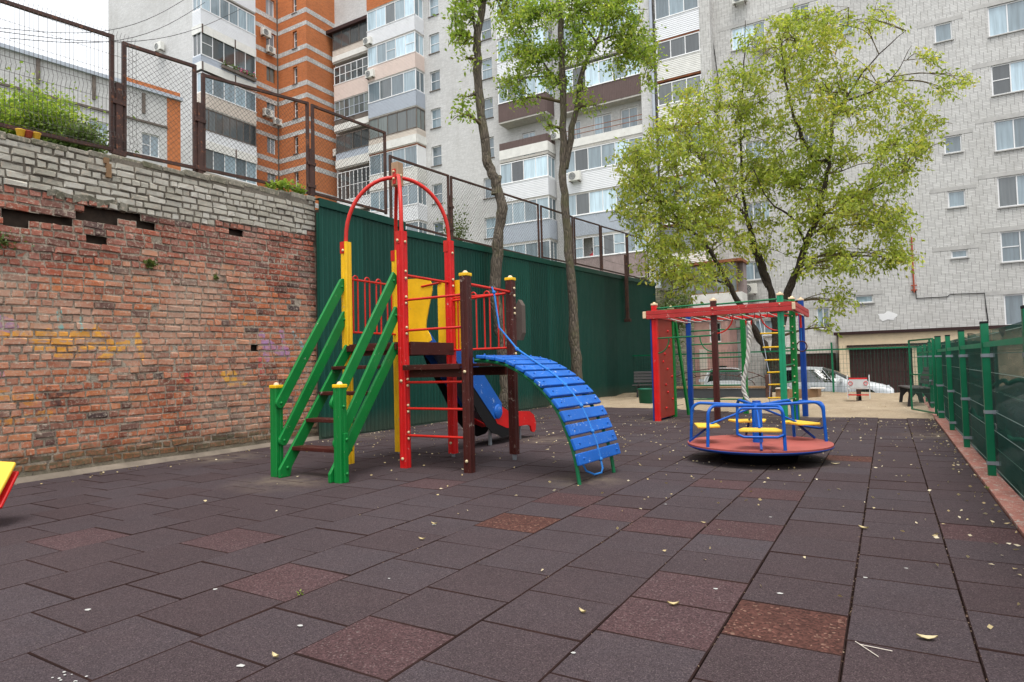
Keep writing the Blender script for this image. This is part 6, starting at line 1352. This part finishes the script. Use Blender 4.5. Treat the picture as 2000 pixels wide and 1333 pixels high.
# ================================================================ benches, spring rider, bin
def slat_bench(label, M, L=1.6):
    B = empty('slatted_bench', M.to_translation(), label, 'bench', 'black slatted benches')
    t = lambda x, y, z: M @ Vector((x, y, z))
    def bx(x0, x1, y0, y1, z0, z1, nm, tilt=0.0):
        o = MB().box(x0, x1, -(y1-y0)/2, (y1-y0)/2, -(z1-z0)/2, (z1-z0)/2).build(nm, 'bench_black', B, 0.006)
        o.matrix_basis = M @ Matrix.Translation((0, (y0+y1)/2, (z0+z1)/2)) @ Matrix.Rotation(tilt, 4, 'X'); return o
    for i in range(4): bx(-L/2, L/2, 0.02+i*0.115, 0.115+i*0.115, 0.43, 0.465, 'seat_slat').data.materials[0] = MAT['bench_slat']
    for i in range(4): bx(-L/2, L/2, 0.50+i*0.035, 0.535+i*0.035, 0.52+i*0.105, 0.61+i*0.105, 'back_slat', -0.32).data.materials[0] = MAT['bench_slat']
    for x in (-L/2+0.18, L/2-0.18):
        poly = [(0.0,0.0),(0.07,0.0),(0.1,0.2),(0.2,0.33),(0.33,0.33),(0.42,0.2),(0.46,0.0),(0.56,0.0),(0.52,0.25),(0.52,0.45),(0.66,0.9),(0.62,0.92),(0.46,0.43),(0.02,0.43),(0.04,0.3)]
        o = M.to_3x3(); MB().prism(poly, t(x-0.03, 0, 0), o @ Vector((0,1,0)), (0,0,1), o @ Vector((0.06,0,0))).build('leg_frame', 'bench_black', B, 0.006)
b_ = on_z(1240, 779, 0.0)
slat_bench('black slatted bench in front of the green sheets behind the red climbing board', Matrix.Translation((b_.x+0.75, b_.y, 0.03)) @ Matrix.Rotation(math.radians(12), 4, 'Z'), 1.6)
slat_bench('black slatted bench beside the open gate at right', Matrix.Translation((0.28, 18.7, 0.04)) @ Matrix.Rotation(math.radians(-82), 4, 'Z'), 1.5)
AB = empty('arched_bench', (-4.5, 21.5, 0), 'dark metal bench with arched back and wide box sides behind the wall bars', 'bench')
ax0, ax1, ay = -6.6, -3.3, 21.6
MB().box(ax0, ax1, ay-0.25, ay+0.25, 0.36, 0.42).build('seat', 'wood_old', AB, 0.01); MB().box(ax0+0.05, ax1-0.05, ay-0.22, ay-0.18, 0.04, 0.35).build('front_panel', 'dark_grey', AB)
for x in (ax0, ax1): MB().box(x-0.06, x+0.06, ay-0.25, ay+0.28, 0.0, 0.8).build('arm_post', 'rust', AB, 0.02)
cx = (ax0+ax1)/2; R_ = (ax1-ax0)/2
for k_, rr in ((0, 1.0), (1, 0.72)): MB().tube([(cx+R_*rr*math.cos(math.pi*i/16), ay+0.25, 0.45+(0.55 if k_ == 0 else 0.35)*math.sin(math.pi*i/16)) for i in range(17)], 0.016, 6).build('arched_back', 'rust', AB)
for i in (3, 5, 8, 11, 13): a = math.pi*i/16; MB().tube([(cx+R_*0.72*math.cos(a), ay+0.25, 0.45+0.35*math.sin(a)), (cx+R_*math.cos(a), ay+0.25, 0.45+0.55*math.sin(a))], 0.016, 6).build('back_spoke', 'rust', AB)
# sandbox edge boards next to it
SB = empty('sandbox', (-2.5, 22, 0), 'low wooden sandbox edge right of the arched bench', 'sandbox')
for (x0, x1, y0, y1) in ((-3.1, -1.9, 21.6, 21.68), (-3.1, -3.02, 21.69, 22.9), (-1.98, -1.9, 21.69, 22.9)): MB().box(x0, x1, y0, y1, 0.0, 0.32).build('side_board', 'wood_old', SB, 0.01)
for (x0, y0) in ((-3.1, 21.55), (-2.1, 21.55)): MB().box(x0, x0+0.4, y0, y0+0.3, 0.325, 0.36).build('corner_seat', 'siding_cream', SB, 0.01)
# spring rocker
sp = on_z(1678, 786, 0.02); SR = empty('spring_rocker', (sp.x, sp.y, 0), 'small grey and red spring rocker standing alone on the sand', 'spring rocker')
sx, sy = sp.x, sp.y
MB().tube([(sx+0.1*math.cos(t*0.55), sy+0.1*math.sin(t*0.55), 0.02+0.26*t/60) for t in range(61)], 0.018, 6).build('coil_spring', 'black_plastic', SR)
MB().lathe([(0.0, 0.0), (0.1, 0), (0.1, 0.16), (0, 0.16)], (sx, sy, 0.46), 14).build('spring_post', 'underside', SR); MB().box(sx-0.42, sx+0.4, sy-0.2, sy+0.2, 0.34, 0.38).build('foot_board', 'red', SR, 0.01); MB().lathe([(0.09, 0.28), (0.09, 0.46)], (sx, sy, 0), 14).build('spring_cap', 'underside', SR)
MB().box(sx-0.42, sx+0.4, sy-0.18, sy+0.2, 0.62, 0.67).build('seat', 'white_pvc', SR, 0.01); MB().box(sx-0.36, sx+0.36, sy-0.21, sy-0.185, 0.68, 1.06).build('front_panel', 'spring_grey', SR, 0.008); MB().box(sx-0.36, sx+0.36, sy-0.215, sy-0.18, 1.06, 1.12).build('top_edge', 'red', SR, 0.01)
for x in (sx-0.44, sx+0.42):
    MB().prism([(-0.22,0.2),(-0.18,0.6),(-0.24,0.95),(-0.18,1.15),(0.0,1.25),(0.14,1.1),(0.18,0.7),(0.2,0.25)], (x, sy, 0), (0,1,0), (0,0,1), (0.03,0,0)).build('side_panel', 'spring_grey', SR, 0.006)
for x in (sx-0.3, sx+0.3): MB().tube([(x+0.08*math.cos(2*math.pi*i/16), sy-0.225, 0.88+0.08*math.sin(2*math.pi*i/16)) for i in range(17)], 0.014, 6, 0, False).build('ring', 'red', SR)
SR.matrix_basis = SR.matrix_basis @ Matrix.Scale(0.62, 4)
P = on_z(1262, 790, 0.02)
bn = MB().lathe([(0.0, 0.0), (0.19, 0), (0.23, 0.42), (0.25, 0.43), (0.25, 0.46), (0.21, 0.46), (0.18, 0.05), (0, 0.05)], (P.x, P.y, 0.03), 18)
tag(bn.build('litter_bin', 'bin_green'), 'green round bin at the front of the left black bench', 'bin')

# ================================================================ fallen leaves and litter
lp, ld = [], []
def drop(x, y, z=0.012): lp.append((x, y, z)); a = random.uniform(0, 6.28); ld.append((math.cos(a), math.sin(a), random.uniform(-0.1, 0.25)))
for i in range(900):
    x, y = random.uniform(-8.8, 0.73), 15.0-12.0*random.random()**0.8*random.random()**0.4
    if random.random() < 0.6 and x < -3 and y < 6: continue
    drop(x, y)
for i in range(110): drop(0.73-abs(random.gauss(0, 0.12)), random.uniform(4, 15))
for i in range(120): drop(random.uniform(-8.9, 0.5), random.uniform(16, 24.5), 0.07)
for i in range(120): drop(-8.9+abs(random.gauss(0, 0.25)), random.uniform(3, 17))
o = leaf_cloud('fallen_leaves', 'leaf_fallen', None, lp, ld, 0.036, 0.010); tag(o, 'small pale fallen leaves scattered over the playground floor', 'leaves', kind='stuff')
lp, ld = [], []
for r in ROWS[1:9]:                                                  # seeds and crumbs caught in the joints
    for i in range(150 if r < -0.3 else 320): lp.append((r+random.gauss(0, 0.007), 2.5+random.random()*12, -0.003)); ld.append((random.gauss(0, 1), random.gauss(0, 1), 0.1))
o = leaf_cloud('joint_debris', 'debris', None, lp, ld, 0.012, 0.004); tag(o, 'seeds and crumbs lying in the tile joints', 'debris', kind='stuff')
for i, (px, py, s_, lab) in enumerate(((1811, 1251, 0.07, 'largest pale fallen leaf, lower right corner of the tiles'), (1315, 1184, 0.05, 'pale leaf on the pinkish tiles left of the red granular tile'), (824, 1056, 0.045, 'cream leaf below the curved ladder left of granular tile'), (848, 1026, 0.045, 'white leaf scrap behind another on tiles below tower'), (1138, 1199, 0.04, 'cream leaf on dark tile at lower middle'), (1632, 908, 0.08, 'brown curled leaf beside the merry-go-round'), (1687, 1034, 0.06, 'greenish leaf on the joint in the right tile rows'), (538, 1287, 0.04, 'pale leaf pair at the bottom left centre'))):
    P = on_z(px, py); a = random.uniform(-0.6, 0.6); d = Vector((math.cos(a), math.sin(a), 0)); n_ = Vector((-d.y, d.x, 0)); mb = MB()
    pr = [(-1, 0), (-0.6, 0.32), (0, 0.46), (0.6, 0.26), (1, 0)]; vs = []
    for q, hw in pr: c = P+d*q*s_*0.6+Vector((0, 0, 0.006+0.012*q*q)); vs += [c-n_*hw*s_*0.6+Vector((0,0,0.008)), c, c+n_*hw*s_*0.6+Vector((0,0,0.008))]
    mb.add(vs, [(3*i_+k_, 3*i_+k_+1, 3*i_+k_+4, 3*i_+k_+3) for i_ in range(4) for k_ in range(2)], 0, True)
    tag(mb.build('fallen_leaf', 'leaf_fallen'), lab, 'leaf', 'larger fallen leaves')
P = on_z(1690, 1270); mb = MB().tube([P+Vector((-0.04, 0.06, 0.006)), P+Vector((0.05, -0.06, 0.006))], 0.002, 5).tube([P+Vector((-0.02, 0.035, 0.006)), P+Vector((0.1, 0.02, 0.008))], 0.002, 5)
tag(mb.build('twig', 'siding_cream'), 'pale forked twig on the tiles at the lower right', 'twig')
# old white paint spots and chalk on the tiles
mb = MB()
for (px, py, r) in ((171, 1191, 0.02), (586, 1222, 0.018), (848, 1025, 0.022), (1398, 1150, 0.016), (1524, 1159, 0.018), (420, 1151, 0.016), (1300, 985, 0.014), (1690, 1128, 0.014), (1505, 1010, 0.012), (470, 1300, 0.02), (1120, 1275, 0.012), (760, 1130, 0.01), (1770, 1110, 0.012)) + tuple((100+random.random()*80, 1312+random.random()*20, 0.004+random.random()*0.007) for _ in range(9)):
    P = on_z(px, py, 0.004); n = 9; r *= 0.7; a0 = random.random()
    mb.add([P]+[P+Vector((r*(0.7+0.5*random.random())*math.cos(a0+6.283*i/n)*1.3, r*(0.7+0.5*random.random())*math.sin(a0+6.283*i/n), 0)) for i in range(n)], [(0, 1+i, 1+(i+1) % n) for i in range(n)])
tag(mb.build('paint_spots', 'lintel'), 'small whitish paint spots and chalk marks on the rubber tiles', 'paint spots', kind='stuff')
